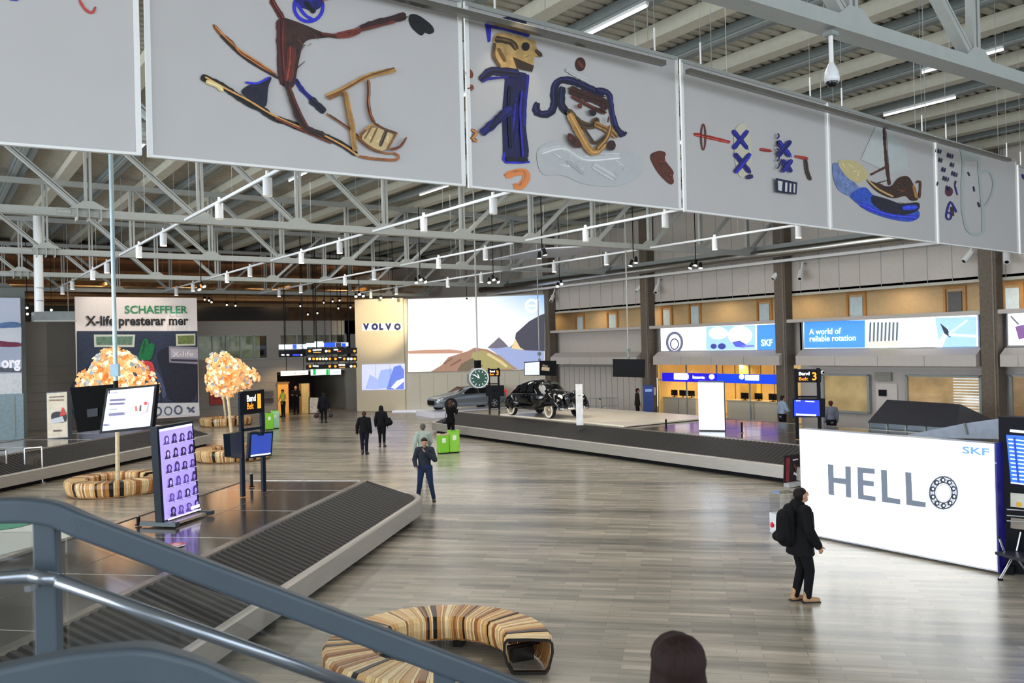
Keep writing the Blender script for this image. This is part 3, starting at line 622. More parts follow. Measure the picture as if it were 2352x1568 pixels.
# ============================================================ CAROUSELS
RUBB=mat('151312',.6,var=.12,scale=20); RUBL=mat('1d1a18',.55,var=.1,spec=.3); TOPM=mat('6b665f',.13,.6,var=.15,scale=1.5,spec=.8); ALU=mat('b0aca6',.38,.55,var=.06,scale=2,stretch=(1,1,6))
def rrect(s0,s1,t0,t1,r,n=6):
    pts=[]
    for (cx,cy,a0) in ((s1-r,t1-r,0),(s0+r,t1-r,90),(s0+r,t0+r,180),(s1-r,t0+r,270)):
        for i in range(n+1):
            a=radians(a0+90*i/n); pts.append((cx+r*cos(a),cy+r*sin(a),cos(a),sin(a)))
    return pts
def carousel(label, org, d, s0,s1,t0,t1, zi=.95, w=1.17, r=.25, zr=.5):
    d=V(d).normalized(); e=V((-d.y,d.x,0)); org=V(org)
    P=rrect(s0,s1,t0,t1,r)
    def pt(i,off,z):
        s,t,ns,nt_=P[i%len(P)]; return org+d*(s+ns*off)+e*(t+nt_*off)+V((0,0,z))
    # arclength resample for the belt plates
    root=thing('luggage_carousel',label,'luggage carousel',org+d*((s0+s1)/2)+e*((t0+t1)/2))
    def sweep(prof,m,name,par=root):
        mb=MB(); n=len(P); k=len(prof)
        vs_=[pt(i,o_,z) for i in range(n) for (o_,z) in prof]
        fs=[(i*k+j,((i+1)%n)*k+j,((i+1)%n)*k+j+1,i*k+j+1) for i in range(n) for j in range(k-1)]
        mb.add(vs_,fs,m); return mb.build(name,par)
    mb=MB(); n=len(P); mb.face([pt(i,-.14,zi) for i in range(n)],TOPM); mb.face([pt(i,-.3,0) for i in range(n)],BLACK)
    for i in range(n): mb.face([pt(i,-.3,0),pt(i+1,-.3,0),pt(i+1,-.3,zi-.02),pt(i,-.3,zi-.02)],BLACK)
    # seams of the deck plates
    q=s0+1.6
    while q<s1-.3: mb.box(org+d*q+e*((t0+t1)/2)+V((0,0,zi+.001)),(.012,t1-t0-.3,.003),mat('8b8680',.3,.8),ax=(d,e,V((0,0,1)))); q+=2.4
    mb.box(org+d*((s0+s1)/2)+e*((t0+t1)/2)+V((0,0,zi+.001)),(s1-s0-.3,.012,.003),mat('8b8680',.3,.8),ax=(d,e,V((0,0,1)))); mb.build('island_deck',root)
    sweep([(-.14,zi),(-.14,zi+.015),(0,zi+.015),(.02,zi-.03),(-.05,zi-.1)],mat('8a857d',.3,.8,var=.1),'inner_edge')
    sweep([(w-.06,zr-.06),(w-.02,zr),(w+.02,zr+.02),(w+.11,zr+.02),(w+.14,zr-.01),(w+.14,.15),(w+.02,.13)],ALU,'outer_rim')
    sweep([(w-.1,.0),(w-.1,.2),(w-.3,.4)],BLACK,'plinth')
    # overlapping rubber plates
    mb=MB(); seg=[]
    for i in range(len(P)):
        a=pt(i,w*.5,0); b_=pt(i+1,w*.5,0); L=(b_-a).length; k=max(1,round(L/.17))
        for j in range(k): seg.append((i,j/k,(j+1)/k))
    def lerp(i,f,off,z):
        a=pt(i,off,z); b_=pt(i+1,off,z); return a+(b_-a)*f
    for (i,f0,f1) in seg:
        q=[]
        h0,h1=.006,.03
        sk=.0
        A0=lerp(i,f0,.02,zi-.03+h0); B0=lerp(i,f0,w-.03,zr-.03+h0); A1=lerp(i,f1,.02,zi-.03+h1); B1=lerp(i,f1,w-.03,zr-.03+h1)
        up_=V((0,0,.02)); A1=lerp(i,f1,.02,zi-.03+h0); B1=lerp(i,f1,w-.03,zr-.03+h0)
        Am=A0+(A1-A0)*.3+up_; Bm=B0+(B1-B0)*.3+up_; An=A0+(A1-A0)*.72+up_*.8; Bn=B0+(B1-B0)*.72+up_*.8
        mb.face([A0,Am,Bm,B0],RUBL); mb.face([Am,An,Bn,Bm],RUBB); mb.face([An,A1,B1,Bn],RUBL)
    mb.build('rubber_belt',root)
    return root,pt,(d,e,org)
c1,pt1,fr1=carousel('big luggage carousel in the left foreground with black rubber plates','0 0 0'.split() and (0,0,0),(.6947,.7193,0),2.5,20.0,7.0,10.25)
c2,pt2,fr2=carousel('luggage carousel on the far left behind the ring benches',(0,0,0),(.7071,.7071,0),18,35.0,21.6,25.0)
c3,pt3,fr3=carousel('long luggage carousel on the right that carries the display cars',(0,0,0),(0,1,0),12.5,36.4,-26.9,-21.45)
YEL=mat('d2b22a',.5)
for nm,root,(x,y),fn in (('warning_triangle',c1,(885,1202),None),('warning_triangle',c3,(1503,1052),None)):
    p=gz(x,y,.3) if root is c1 else gX(x,y,20.24)
    d=RGT; mb=MB(); q=p-FWD*.06
    mb.face([q-RGT*.05-V((0,0,.04)),q+RGT*.05-V((0,0,.04)),q+V((0,0,.06))],YEL); mb.build(nm,root)
ZI=.965
# white showroom plinths on the right carousel
CAR1=gz(1262,962,1.15)
def plinth(c,rz,lx,ly,lab,z0=ZI,h=.17,m=None):
    mb=MB(); mb.box((c.x,c.y,z0+h/2),(lx,ly,h),m or mat('e3d9c6',.3,var=.02),rz=rz); o=mb.build('display_plinth',bevel=.01); tag(o,lab,'plinth'); return o
# ============================================================ DISPLAY WALL ART
def vplane(x,y): return pv(x,y,.06)
VT=-nv
t=thing('landscape_screen','huge illuminated coastal road landscape on the diagonal display wall','illuminated billboard',pv(1090,850))
# screen body
q=[pv(936,855,.05),pv(1252,848,.05),pv(1252,676,.05),pv(936,686,.05)]
sm=bpy.data.materials.new('sky_print'); sm.use_nodes=True; nt=sm.node_tree; b=nt.nodes['Principled BSDF']; tc=nt.nodes.new('ShaderNodeTexCoord')
sx=nt.nodes.new('ShaderNodeSeparateXYZ'); nt.links.new(tc.outputs['Generated'],sx.inputs[0])
ad=nt.nodes.new('ShaderNodeMath'); ad.operation='MULTIPLY'; nt.links.new(sx.outputs[0],ad.inputs[0]); nt.links.new(sx.outputs[2],ad.inputs[1])
rp=nt.nodes.new('ShaderNodeValToRGB'); rp.color_ramp.elements[0].position=.4; rp.color_ramp.elements[0].color=lin('fdfcfa')+(1,); rp.color_ramp.elements[1].position=1; rp.color_ramp.elements[1].color=lin('6ea6ea')+(1,)
nt.links.new(ad.outputs[0],rp.inputs[0]); nt.links.new(rp.outputs[0],b.inputs['Emission Color']); b.inputs['Emission Strength'].default_value=1.15; b.inputs['Base Color'].default_value=(.1,.1,.1,1)
mb=MB(); mb.slab(q,nv,.05,sm); mb.build('screen',t)
mb=MB()
for a,b_ in zip(q,q[1:]+q[:1]): mb.beam(a,b_,.06,.05,mat('8f8a7e',.5))
mb.build('frame',t)
land=[('p','f3e9e2',[(937,815),(1060,812),(1010,853),(938,854)]),('p','a87e68',[(937,806),(980,803),(1035,802),(1065,806),(1060,811),(938,812)]),
 ('p','8490b4',[(1120,798),(1175,796),(1250,805),(1250,848),(1180,848),(1160,830),(1140,812)]),('p','5f5a66',[(1120,798),(1140,780),(1146,774),(1158,785),(1168,796),(1140,800)]),
 ('p','3b3946',[(1172,798),(1182,785),(1185,765),(1215,738),(1240,724),(1251,720),(1251,806),(1200,804)]),('p','c7b287',[(1174,800),(1184,778),(1195,798),(1206,804)]),
 ('p','8a6a58',[(990,853),(1015,838),(1030,820),(1075,806),(1090,798),(1120,802),(1150,818),(1175,838),(1190,848),(1100,852)]),('p','8d8455',[(1085,810),(1110,804),(1150,822),(1180,846),(1110,850),(1080,830)]),('p','5d5340',[(1060,835),(1085,822),(1110,840),(1090,852),(1050,852)]),('s','b9a77a',[(1120,812),(1150,830),(1165,842)],6),
 ('s','6b4d42',[(1020,835),(1040,822),(1035,840),(1060,825)],4)]
art('landscape_picture',t,vplane,land,emit=1.0,toward=VT,off=.0,step=.006)
art('ring_emblem',t,vplane,[('o','f4f8ff',[(1222,702),(13,13)],5),('s','e4f0ff',[(1211,702),(1233,702)],4),('s','f4f8ff',[(1232,692),(1237,687)],4)],emit=1.6,toward=VT,off=.09,step=.003)
spot('landscape_glow',pv(1090,770,1.2),pv(1090,780,6)-V((0,0,3)),10,120,(.9,.95,1),.5)
t=thing('brand_panel','tall cream panel with dark blue serif lettering left of the landscape screen','sign panel',VA)
za=pv(826,688).z
mb=MB(); p0=pv(821,900); p1=pv(932,900)
mb.slab([V((p0.x,p0.y,.02))-nv*.12,V((p1.x,p1.y,.02))-nv*.12,V((p1.x,p1.y,za))-nv*.12,V((p0.x,p0.y,za))-nv*.12],nv,.11,mat('cfc0a2',.5,var=.03)); mb.build('board',t)
o0=pv(834,757,.13); o1=pv(921,757,.13); txw=(o1-o0).length
cut=mat('15155a',.5)
mb=MB(); mb.slab([pv(832,759,.15),pv(923,758,.15),pv(923,742,.15),pv(832,743,.15)],nv,.02,mat('f5efe2',.4,emit=.9,var=.02)); mb.build('glow_board',t)
for ch,xx in zip('VOLVO',(836,854,871,887,906)):
    text(ch,pv(xx,756.5,.17),dv,V((0,0,1)),.52,cut,t,'letter',bold=.09)
t=thing('portrait_screen','blue tinted landscape-format video screen under the cream panel lettering','screen',pv(880,866))
mb=MB(); q=[pv(831,896,.2),pv(930,894,.2),pv(929,835,.2),pv(831,837,.2)]; mb.slab(q,nv,.08,mat('c6caf0',.4,emit=.7,var=.05)); mb.build('display',t)
art('screen_picture',t,lambda x,y: pv(x,y,.2),[('p','9fb2ea',[(860,893),(875,850),(900,846),(905,890)]),('p','6a7fdc',[(888,894),(898,862),(905,842),(920,838),(928,850),(928,893)]),('p','f0f0fb',[(898,890),(912,874),(928,868),(928,876),(908,893)]),('p','a8b6ea',[(840,893),(850,860),(868,870),(872,893)])],emit=.6,toward=VT,off=.0,step=.01)
mb=MB(); 
for i in (1,2): a=q[0]+(q[1]-q[0])*(i/3); b_=q[3]+(q[2]-q[3])*(i/3); mb.beam(a-nv*.03,b_-nv*.03,.012,.01,mat('8a8fb8',.4))
mb.build('panel_seam',t)
# lit floor strip at the foot of the wall
mb=MB(); a=gz(925,946); b_=gz(1010,945); mb.box(((a.x+b_.x)/2+.5,(a.y+b_.y)/2,.05),((b_-a).length+2,1.2,.1),mat('e8e8f6',.3,emit=.25),rz=atan2((b_-a).y,(b_-a).x)); o=mb.build('lit_floor_plinth'); tag(o,'low pale glowing plinth at the foot of the display wall','plinth')
# ============================================================ RIGHT WALL STRIPS
def strip(a,b_,c_,d_,lab,items,base,texts=(),emit=1.5,X=XW-.15):
    t=thing('advertising_strip',lab,'illuminated sign',gX(a,d_[0],X))
    pl=lambda x,y:gX(x,y,X-.01)
    q=[gX(a,d_[0],X),gX(b_,d_[1],X),gX(b_,c_[1],X),gX(a,c_[0],X)]
    z0=(q[0].z+q[1].z)/2; z1=(q[2].z+q[3].z)/2
    mb=MB(); mb.box((X+.1,(q[0].y+q[1].y)/2,(z0+z1)/2),(.16,abs(q[0].y-q[1].y),z1-z0),mat(base,.4,emit=emit,var=.01)); mb.build('display',t)
    mb=MB(); mb.box((X+.13,(q[0].y+q[1].y)/2,(z0+z1)/2),(.2,abs(q[0].y-q[1].y)+.12,z1-z0+.12),STEELD); mb.build('frame',t)
    if items: art('sign_picture',t,pl,items,emit=emit*.8,toward=V((-1,0,0)),off=.0,step=.006)
    for (s,x,y,sz,col,em,bd) in texts: text(s,pl(x,y)+V((-.06,0,0)),(0,-1,0),(0,0,1),sz,mat(col,.4,emit=em),t,bold=bd)
    return t
SKY='3f7fd6'
strip(1518,1798,(752,744),(805,803),'advertising strip with a bearing, clouds and a blue end field',[('p','8fb4e8',[(1622,750),(1735,746),(1735,802),(1622,804)]),('e','f2f6ff',[(1700,770),(28,22)]),('e','dfe9fb',[(1650,765),(22,14)]),('p','4a52b4',[(1682,785),(1700,782),(1714,790),(1710,798),(1690,796)]),('e','343a80',[(1640,795),(7,6)]),('e','343a80',[(1659,795),(9,7)]),('s','6a6ac0',[(1705,795),(1733,794)],4),('p',SKY,[(1740,746),(1797,744),(1797,802),(1740,803)]),('o','55596e',[(1551,786),(17,22)],6),('o','3d4052',[(1551,790),(9,12)],3)],'fbfbfd',[('SKF',1750,794,.42,'ffffff',1.8,.02)])
strip(1846,2246,(738,726),(800,796),'wide advertising strip reading a world of reliable rotation',[('p',SKY,[(1847,739),(1987,735),(1987,798),(1847,799)]),('p','ccd2cf',[(1993,735),(2066,732),(2066,796),(1993,797)])]+[('s','4a5560',[(2000+9*i,740),(1998+9*i,792)],4) for i in range(8)]+[('p','eae6b0',[(1995,785),(2065,782),(2065,796),(1995,797)]),('p','8fb2ea',[(2150,730),(2245,727),(2245,795),(2160,797)]),('p','fafbff',[(2150,797),(2178,750),(2182,760),(2166,797)]),('p','223040',[(2162,742),(2180,756),(2186,775),(2172,766)]),('s','e6eeff',[(2182,768),(2244,772)],5),('s','dce8ff',[(2182,766),(2225,735)],3)],'fbfbfe',[('A world of',1861,768,.36,'ffffff',1.6,.01),('reliable rotation',1861,784,.36,'ffffff',1.6,.01)])
strip(2316,2420,(722,714),(794,790),'pale advertising strip cut by the right edge of the picture',[('p','6b4a7a',[(2332,750),(2352,745),(2356,775),(2340,780)]),('s','5a5a6a',[(2322,726),(2340,745)],4)],'f4f6fd')
# canopies
for (a,b_,c_,lab) in ((1508,1798,0,'grey sheet-metal awning under the strip with the bearing picture'),(1836,2250,0,'long grey sheet-metal awning under the blue world strip'),(2305,2480,0,'grey sheet-metal awning at the right picture edge, beyond the third column'),(1272,1470,0,'grey sheet-metal awning left of the hanging black monitor')):
    y0=gX(b_,838,XW-.5).y; y1=gX(a,838,XW-.5).y; z0=2.92; z1=3.62
    mb=MB(); ym=(y0+y1)/2; L=y1-y0
    pr=[(XW+.24,z0),(XW-.75,z0),(XW-.75,z0+.42),(XW-.35,z1-.02),(XW+.24,z1-.02)]
    vs_=[(x,y,z) for y in (y0,y1) for x,z in pr]; n=5
    mb.add(vs_,[tuple(range(n)),tuple(range(2*n-1,n-1,-1))]+[(i,(i+1)%n,n+(i+1)%n,n+i) for i in range(n)],CANO)
    for i in range(1,4): mb.box((XW-.752,y0+L*i/4,z0+.21),(.01,.02,.42),STEELD)
    o=mb.build('awning'); tag(o,lab,'awning')
# shop in the wall
SW=mat('dcb468',.5,emit=.42,var=.12,scale=1.5)  # emission in the wall colour stands in for the bright kiosk interior
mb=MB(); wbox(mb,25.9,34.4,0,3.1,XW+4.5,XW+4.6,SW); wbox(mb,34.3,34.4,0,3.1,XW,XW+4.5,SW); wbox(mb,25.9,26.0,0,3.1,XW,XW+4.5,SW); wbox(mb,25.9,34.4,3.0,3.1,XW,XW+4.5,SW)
for i in range(9): wbox(mb,26.6+i*.9,26.64+i*.9,0,3,XW+4.47,XW+4.5,mat('8b7448',.5))
wbox(mb,29.0,30.1,0,3.0,XW+1.6,XW+1.9,mat('e0b352',.5,emit=.18)); struct(mb.build('wall_kiosk'))
for yy in (27.5,30,32.6): spot('kiosk_lamp',(XW+1.5,yy,2.95),(XW+2,yy,0),420,150,(1,.78,.42),.2)
CNT=mat('d9d1c4',.4,var=.05,emit=.06)
for (xa,xb,lab) in ((1522,1600,'left grey service counter inside the lit kiosk'),(1672,1800,'right grey service counter inside the lit kiosk')):
    y1=gX(xa,950,XW+.3).y; y0=gX(xb,950,XW+.3).y
    t=thing('service_counter',lab,'counter',(XW+.6,(y0+y1)/2,0))
    mb=MB(); wbox(mb,y0,y1,.15,1.1,XW+.25,XW+.95,CNT); mb.build('cabinet',t)
    mb=MB(); wbox(mb,y0,y1,0,.15,XW+.35,XW+.9,SLATE); mb.build('plinth',t)
    mb=MB(); wbox(mb,y0-.03,y1+.03,1.1,1.14,XW+.2,XW+1.0,mat('d8c9a8',.3)); mb.build('countertop',t)
    mb=MB(); wbox(mb,(y0+y1)/2-.01,(y0+y1)/2+.01,.15,1.1,XW+.243,XW+.25,BLACK); mb.build('joint',t)
    for k in range(3):
        yy=y0+(y1-y0)*(.25+.25*k); mb=MB(); mb.box((XW+.6,yy,1.36),(.05,.45,.3),BLACK); mb.tube((XW+.62,yy,1.14),(XW+.62,yy,1.3),.03,BLACK); mb.box((XW+.62,yy,1.15),(.2,.22,.02),BLACK)
        o=mb.build('counter_monitor'); tag(o,'small dark monitor, %s on the %s kiosk counter'%(('rightmost','middle','leftmost')[k],'left' if xa<1600 else 'right'),'monitor')
KP=[((255,300),0),((1527,1620),0)]
t=thing('kiosk_sign','long blue illuminated fascia sign over the lit kiosk','illuminated sign',gX(1660,865,XW-.1))
y1=gX(1521,865,XW-.1).y; y0=gX(1796,867,XW-.1).y; za=gX(1521,875,XW-.1).z; zb=gX(1521,856,XW-.1).z; ymid=gX(1646,866,XW-.1).y
mb=MB(); wbox(mb,ymid+.02,y1,za,zb,XW-.1,XW+.15,mat('1c12c8',.4,emit=.8,var=.02)); wbox(mb,y0,ymid-.02,za,zb,XW-.1,XW+.15,mat('0c3fd8',.4,emit=.8,var=.05,scale=1)); mb.build('light_box',t)
kp=lambda x,y: gX(x,y,XW-.11)
art('sign_symbols',t,kp,[('p','f6f4ff',[(1548,857),(1578,857),(1582,861),(1582,869),(1578,872),(1548,871)]),('e','f6f4ff',[(1635,865),(6.5,6)]),('e','e8f0ff',[(1704,865),(6,6)]),('p','f0f4ff',[(1712,861),(1744,861),(1744,874),(1712,873)])],emit=1.4,toward=V((-1,0,0)),off=.0,step=.006)
text('Bagageservice',kp(1592,869)+V((-.03,0,0)),(0,-1,0),(0,0,1),.22,mat('ffffff',.4,emit=2),t,bold=.02,fit=.82)
mb=MB(); y=gX(1510,900,XW-.6).y
t=thing('shop_front','glazed kiosk front between two concrete columns','shop front',(XW,30.2,0))
mb=MB(); wbox(mb,26,34.4,0,2.92,XW+.02,XW+.035,GLASS); mb.build('glazing',t)
mb=MB()
for yy in (26,28.1,30.2,32.3,34.4): wbox(mb,yy-.03,yy+.03,0,2.92,XW,XW+.06,STEELD)
wbox(mb,26,34.4,2.05,2.1,XW,XW+.06,STEELD); mb.build('mullion',t)
# small office windows right of the big column
def win(x0,x1,yt,yb,lab,col,em,blind=False):
    a=gX(x0,yb,XW-.02); b_=gX(x1,yt,XW-.02); y0,y1=b_.y,a.y; z1=gX(x0,yt,XW).z; z0=max(.9,gX(x0,yb,XW).z)
    t=thing('service_window',lab,'window',(XW,(y0+y1)/2,z0))
    mb=MB(); wbox(mb,y0,y1,z0,z1,XW+.1,XW+.2,mat(col,.4,emit=em,var=.3,scale=1.2)); mb.build('interior',t)  # interior panel glows in place of the lit room behind
    mb=MB(); wbox(mb,y0,y1,z0,z1,XW+.05,XW+.06,GLASS); mb.build('pane',t)
    mb=MB()
    for yy in (y0,y1): wbox(mb,yy-.05,yy+.05,z0,z1,XW,XW+.2,STEELD)
    for zz in (z0,z1): wbox(mb,y0,y1,zz-.04,zz+.04,XW,XW+.2,STEELD)
    mb.build('frame',t)
    if blind:
        mb=MB(); 
        for i in range(12): wbox(mb,y0,y0+(y1-y0)*(.36),z1-.12-i*.11,z1-.08-i*.11,XW+.07,XW+.09,mat('e6eef2',.4,emit=.7))
        mb.build('blind',t)
win(1890,1992,860,955,'beige service window right of the belt three sign','c4a878',.42)
win(2082,2250,862,960,'wide beige service window with bright blinds by the broad column','c4a070',.42,True)
win(2322,2420,862,960,'beige service window beyond the broad column at the right edge','ae8c66',.35,True)
mb=MB(); wbox(mb,2,25.3,0,2.75,XW+.2,XW+.3,mat('b0a9a4',.6,var=.04)); wbox(mb,34.9,35.0,0,3,XW,XW+.3,WALLP); struct(mb.build('wall_service'))
a=gX(2013,940,XW+.15); c_=gX(2060,870,XW+.15)
t=thing('service_door','pale service door with a small vent and a dark sign','door',(XW+.2,(a.y+c_.y)/2,0))
mb=MB(); wbox(mb,c_.y,a.y,0.02,2.15,XW+.14,XW+.2,mat('c3bcb6',.5,var=.03)); mb.build('leaf',t)
mb=MB(); p=gX(2027,902,XW+.1); mb.box(p,(.04,.34,.26),BLACK); mb.build('notice',t)
mb=MB(); p=gX(2028,867,XW+.1); mb.box((p.x,p.y,2.45),(.05,.75,.36),mat('8a8474',.5)); 
for i in range(5): mb.box((p.x-.03,p.y,2.32+i*.07),(.02,.7,.02),STEELD)
mb.build('vent_grille',t)
# red alarm light and wall fittings on the columns
p=gX(1512,834,XW-.62); mb=MB(); mb.ball(p,.09,mat('e02a26',.4,emit=1.5)); o=mb.build('alarm_light'); tag(o,'small red alarm light on the column beside the kiosk awning','alarm light')
p=gX(1500,898,XW-.62); mb=MB(); mb.box(p,(.12,.28,.42),WHITE); mb.box(p+V((-.07,0,.05)),(.02,.16,.14),SLATE); o=mb.build('wall_phone'); tag(o,'white wall box on the column right of the blue totem','wall box')
# ============================================================ RING BENCHES
WOODS=[mat(c,.32,var=.12,scale=12) for c in ('c9a06a','d8b884','b5814a','e0c79a','a8743f','c69258','8d5a32')]; WBLK=mat('17140f',.3); SEATW=[0,1,0,3,1,2,5,0,3,1,7,0,5,1,3,0,2,1,7,3,0,1,4,5,0,1,6,6,1,0,3,2,1,0,7,1,5,3,0,1,2,7,0,1]
def bench_profile():
    return [(-.30,.16),(-.34,.30),(-.335,.41),(-.29,.455),(0,.46),(.29,.455),(.335,.41),(.34,.30),(.28,.10),(.24,.05)]
def ring_bench(c, R, a0, a1, label, n=150, group=None, legs=6):
    t=thing('ring_bench',label,'bench',(c.x,c.y,0),group)
    pr=[(x*.9,z) for x,z in bench_profile()]; mb=MB(); k=len(pr); inn=[(x*.9,max(.0,z-.03)) for x,z in pr]
    rnd=random.Random(3); i=0; a=a0; st=(a1-a0)/n; j=0
    while j<n:
        wmul=1 if rnd.random()<.75 else 2
        q=rnd.random(); m=WBLK if q<.11 else WOODS[rnd.choice([0,0,1,1,2,3,5,4,3,6])]
        b0=a+st*j+st*.06; b1=a+st*min(n,j+wmul)-st*.06; dz=rnd.uniform(-.006,.006)
        vs_=[]
        for an in (b0,b1):
            for x,z in pr:
                rr_=R+x; vs_.append(V((c.x+rr_*cos(an),c.y+rr_*sin(an),z+dz)))
        fs=[(p_,p_+1,k+p_+1,k+p_) for p_ in range(k-1)]
        mb.add(vs_,fs,m)
        iv=[]
        for an in (b0,b1):
            for x,z in inn: iv.append(V((c.x+(R+x)*cos(an),c.y+(R+x)*sin(an),z+dz)))
        mb.add(iv,[tuple(reversed(f)) for f in fs],WOODS[2])
        for e_ in (0,k):      # close the slat ends between skins
            for p_ in range(k-1): mb.face([vs_[e_+p_],vs_[e_+p_+1],iv[e_+p_+1],iv[e_+p_]],m)
        j+=wmul
    mb.build('slatted_seat',t)
    full=abs(a1-a0)>2*pi-.05
    for q in range(legs):
        an=a0+(a1-a0)*((q+.5)/legs); mb=MB(); mb.box((c.x+R*cos(an),c.y+R*sin(an),.09),(.3,.13,.18),WBLK,rz=an); mb.box((c.x+R*cos(an),c.y+R*sin(an),.19),(.5,.06,.03),WBLK,rz=an); mb.build('leg',t)
    if not full:
        for an in (a0+.01,a1-.01):
            mb=MB(); pts=[V((c.x+(R+x*.98)*cos(an),c.y+(R+x*.98)*sin(an),z-.015)) for x,z in pr]
            pts=pts+[V((c.x+(R-.2)*cos(an),c.y+(R-.2)*sin(an),.03)),pts[0]]
            for p_,q_ in zip(pts,pts[1:]): mb.beam(p_,q_,.05,.035,WBLK)
            mb.build('end_frame',t)
    return t
BC=V((5.29,9.56,0))
aE=atan2(8.72-9.56,6.30-5.29)
ring_bench(BC,1.13,aE,aE+radians(285),'big C-shaped striped slatted wooden bench in the foreground',n=165,legs=5)
TREE=[(gz(270,1098,.4),'left'),(gz(537,1042,.2),'middle'),(gz(520,968,.2),'far')]
for (c,nm) in TREE:
    ring_bench(V((c.x,c.y,0)),1.15,0.3,.3+2*pi-(.0 if nm!='left' else .5),'striped slatted ring bench around the %s glowing paper tree'%{'left':'left','middle':'nearer right','far':'farthest'}[nm],n=150)
# glowing paper trees
CUPA=mat('ecba80',.5,emit=.45,var=.15,scale=3); CUPB=mat('fff0d0',.5,emit=.42,var=.1,scale=3); CUPC=mat('d8934a',.5,emit=.42,var=.15,scale=3); CUPD=mat('c5cad0',.5,emit=.08,var=.1)
TRUNK=mat('cfc09c',.6,var=.25,scale=14)
def paper_tree(base, lumps, label, lean=V((0,0,0)), trunk_r=.055, seed=1, N=420, extra=None):
    t=thing('paper_light_tree',label,'illuminated tree',base)
    rnd=random.Random(seed); top=lumps[0][0]
    mb=MB(); mb.tube(base,top-V((0,0,.2)),trunk_r*1.2,TRUNK,r1=trunk_r,n=12)
    mb.lathe(base,[(.0,.0),(.28,.0),(.28,.03),(.07,.05)],mat('6f6a60',.5),n=16)
    for c,r_ in lumps[1:]: mb.tube(top-V((0,0,.9)),c-V((0,0,r_*.5)),trunk_r*.6,TRUNK,n=8)
    mb.build('trunk',t)
    mb=MB()
    for c,r_ in lumps:
        k=int(N*(r_**2)/(lumps[0][1]**2))
        for i in range(k):
            u=V((rnd.gauss(0,1),rnd.gauss(0,1),rnd.gauss(0,1))).normalized(); rr_=r_*(rnd.uniform(.72,1.06) if i%3 else rnd.uniform(.4,.8))
            p=c+V((u.x,u.y,u.z*.92))*rr_; s=rnd.uniform(.05,.1)*(.8+.4*r_)
            X=u.orthogonal().normalized(); Y=u.cross(X); m=rnd.choice([CUPA,CUPA,CUPA,CUPB,CUPB,CUPC,CUPD])
            # little folded paper cup with five petals
            w0=rnd.uniform(0,6); rim=[p+u*s*.7+(X*cos(w0+a*2*pi/5)+Y*sin(w0+a*2*pi/5))*s for a in range(5)]
            for a in range(5): mb.face([p-u*s*.3,rim[a],(rim[a]+rim[(a+1)%5])/2+u*s*.25,rim[(a+1)%5]],m)
    o=mb.build('paper_crown',t); o['label']='crown of warm glowing folded paper cups'
    l=bpy.data.lights.new('tree_lamp','POINT'); l.energy=14; l.color=(1,.84,.62); l.shadow_soft_size=.4; lo=bpy.data.objects.new('tree_lamp',l); C.objects.link(lo); lo.location=top+V((0,0,-lumps[0][1]-.15))
    return t
def zat(x,y,p): return gD(x,y,p)
b=TREE[0][0]; b=V((b.x,b.y,0)); c=zat(268,868,b)
s=66.0
paper_tree(b,[(c,.85),(zat(330,885,b),.45),(zat(215,880,b),.5),(zat(262,840,b),.55)],'left glowing paper tree behind the pair of hanging monitors',seed=2)
b=TREE[1][0]; b=V((b.x+.25,b.y,0)); b=gz(537,1042,.2); b.z=0
paper_tree(b,[(zat(520,863,b),.78),(zat(568,866,b),.42),(zat(510,838,b),.55)],'nearer of the two glowing paper trees behind the belt one sign',seed=4,trunk_r=.05)
b=TREE[2][0]; b=V((b.x,b.y,0))
paper_tree(b,[(zat(510,882,b),.8),(zat(538,860,b),.6)],'farther glowing paper tree, its crown merging with the nearer one',seed=5,trunk_r=.05)
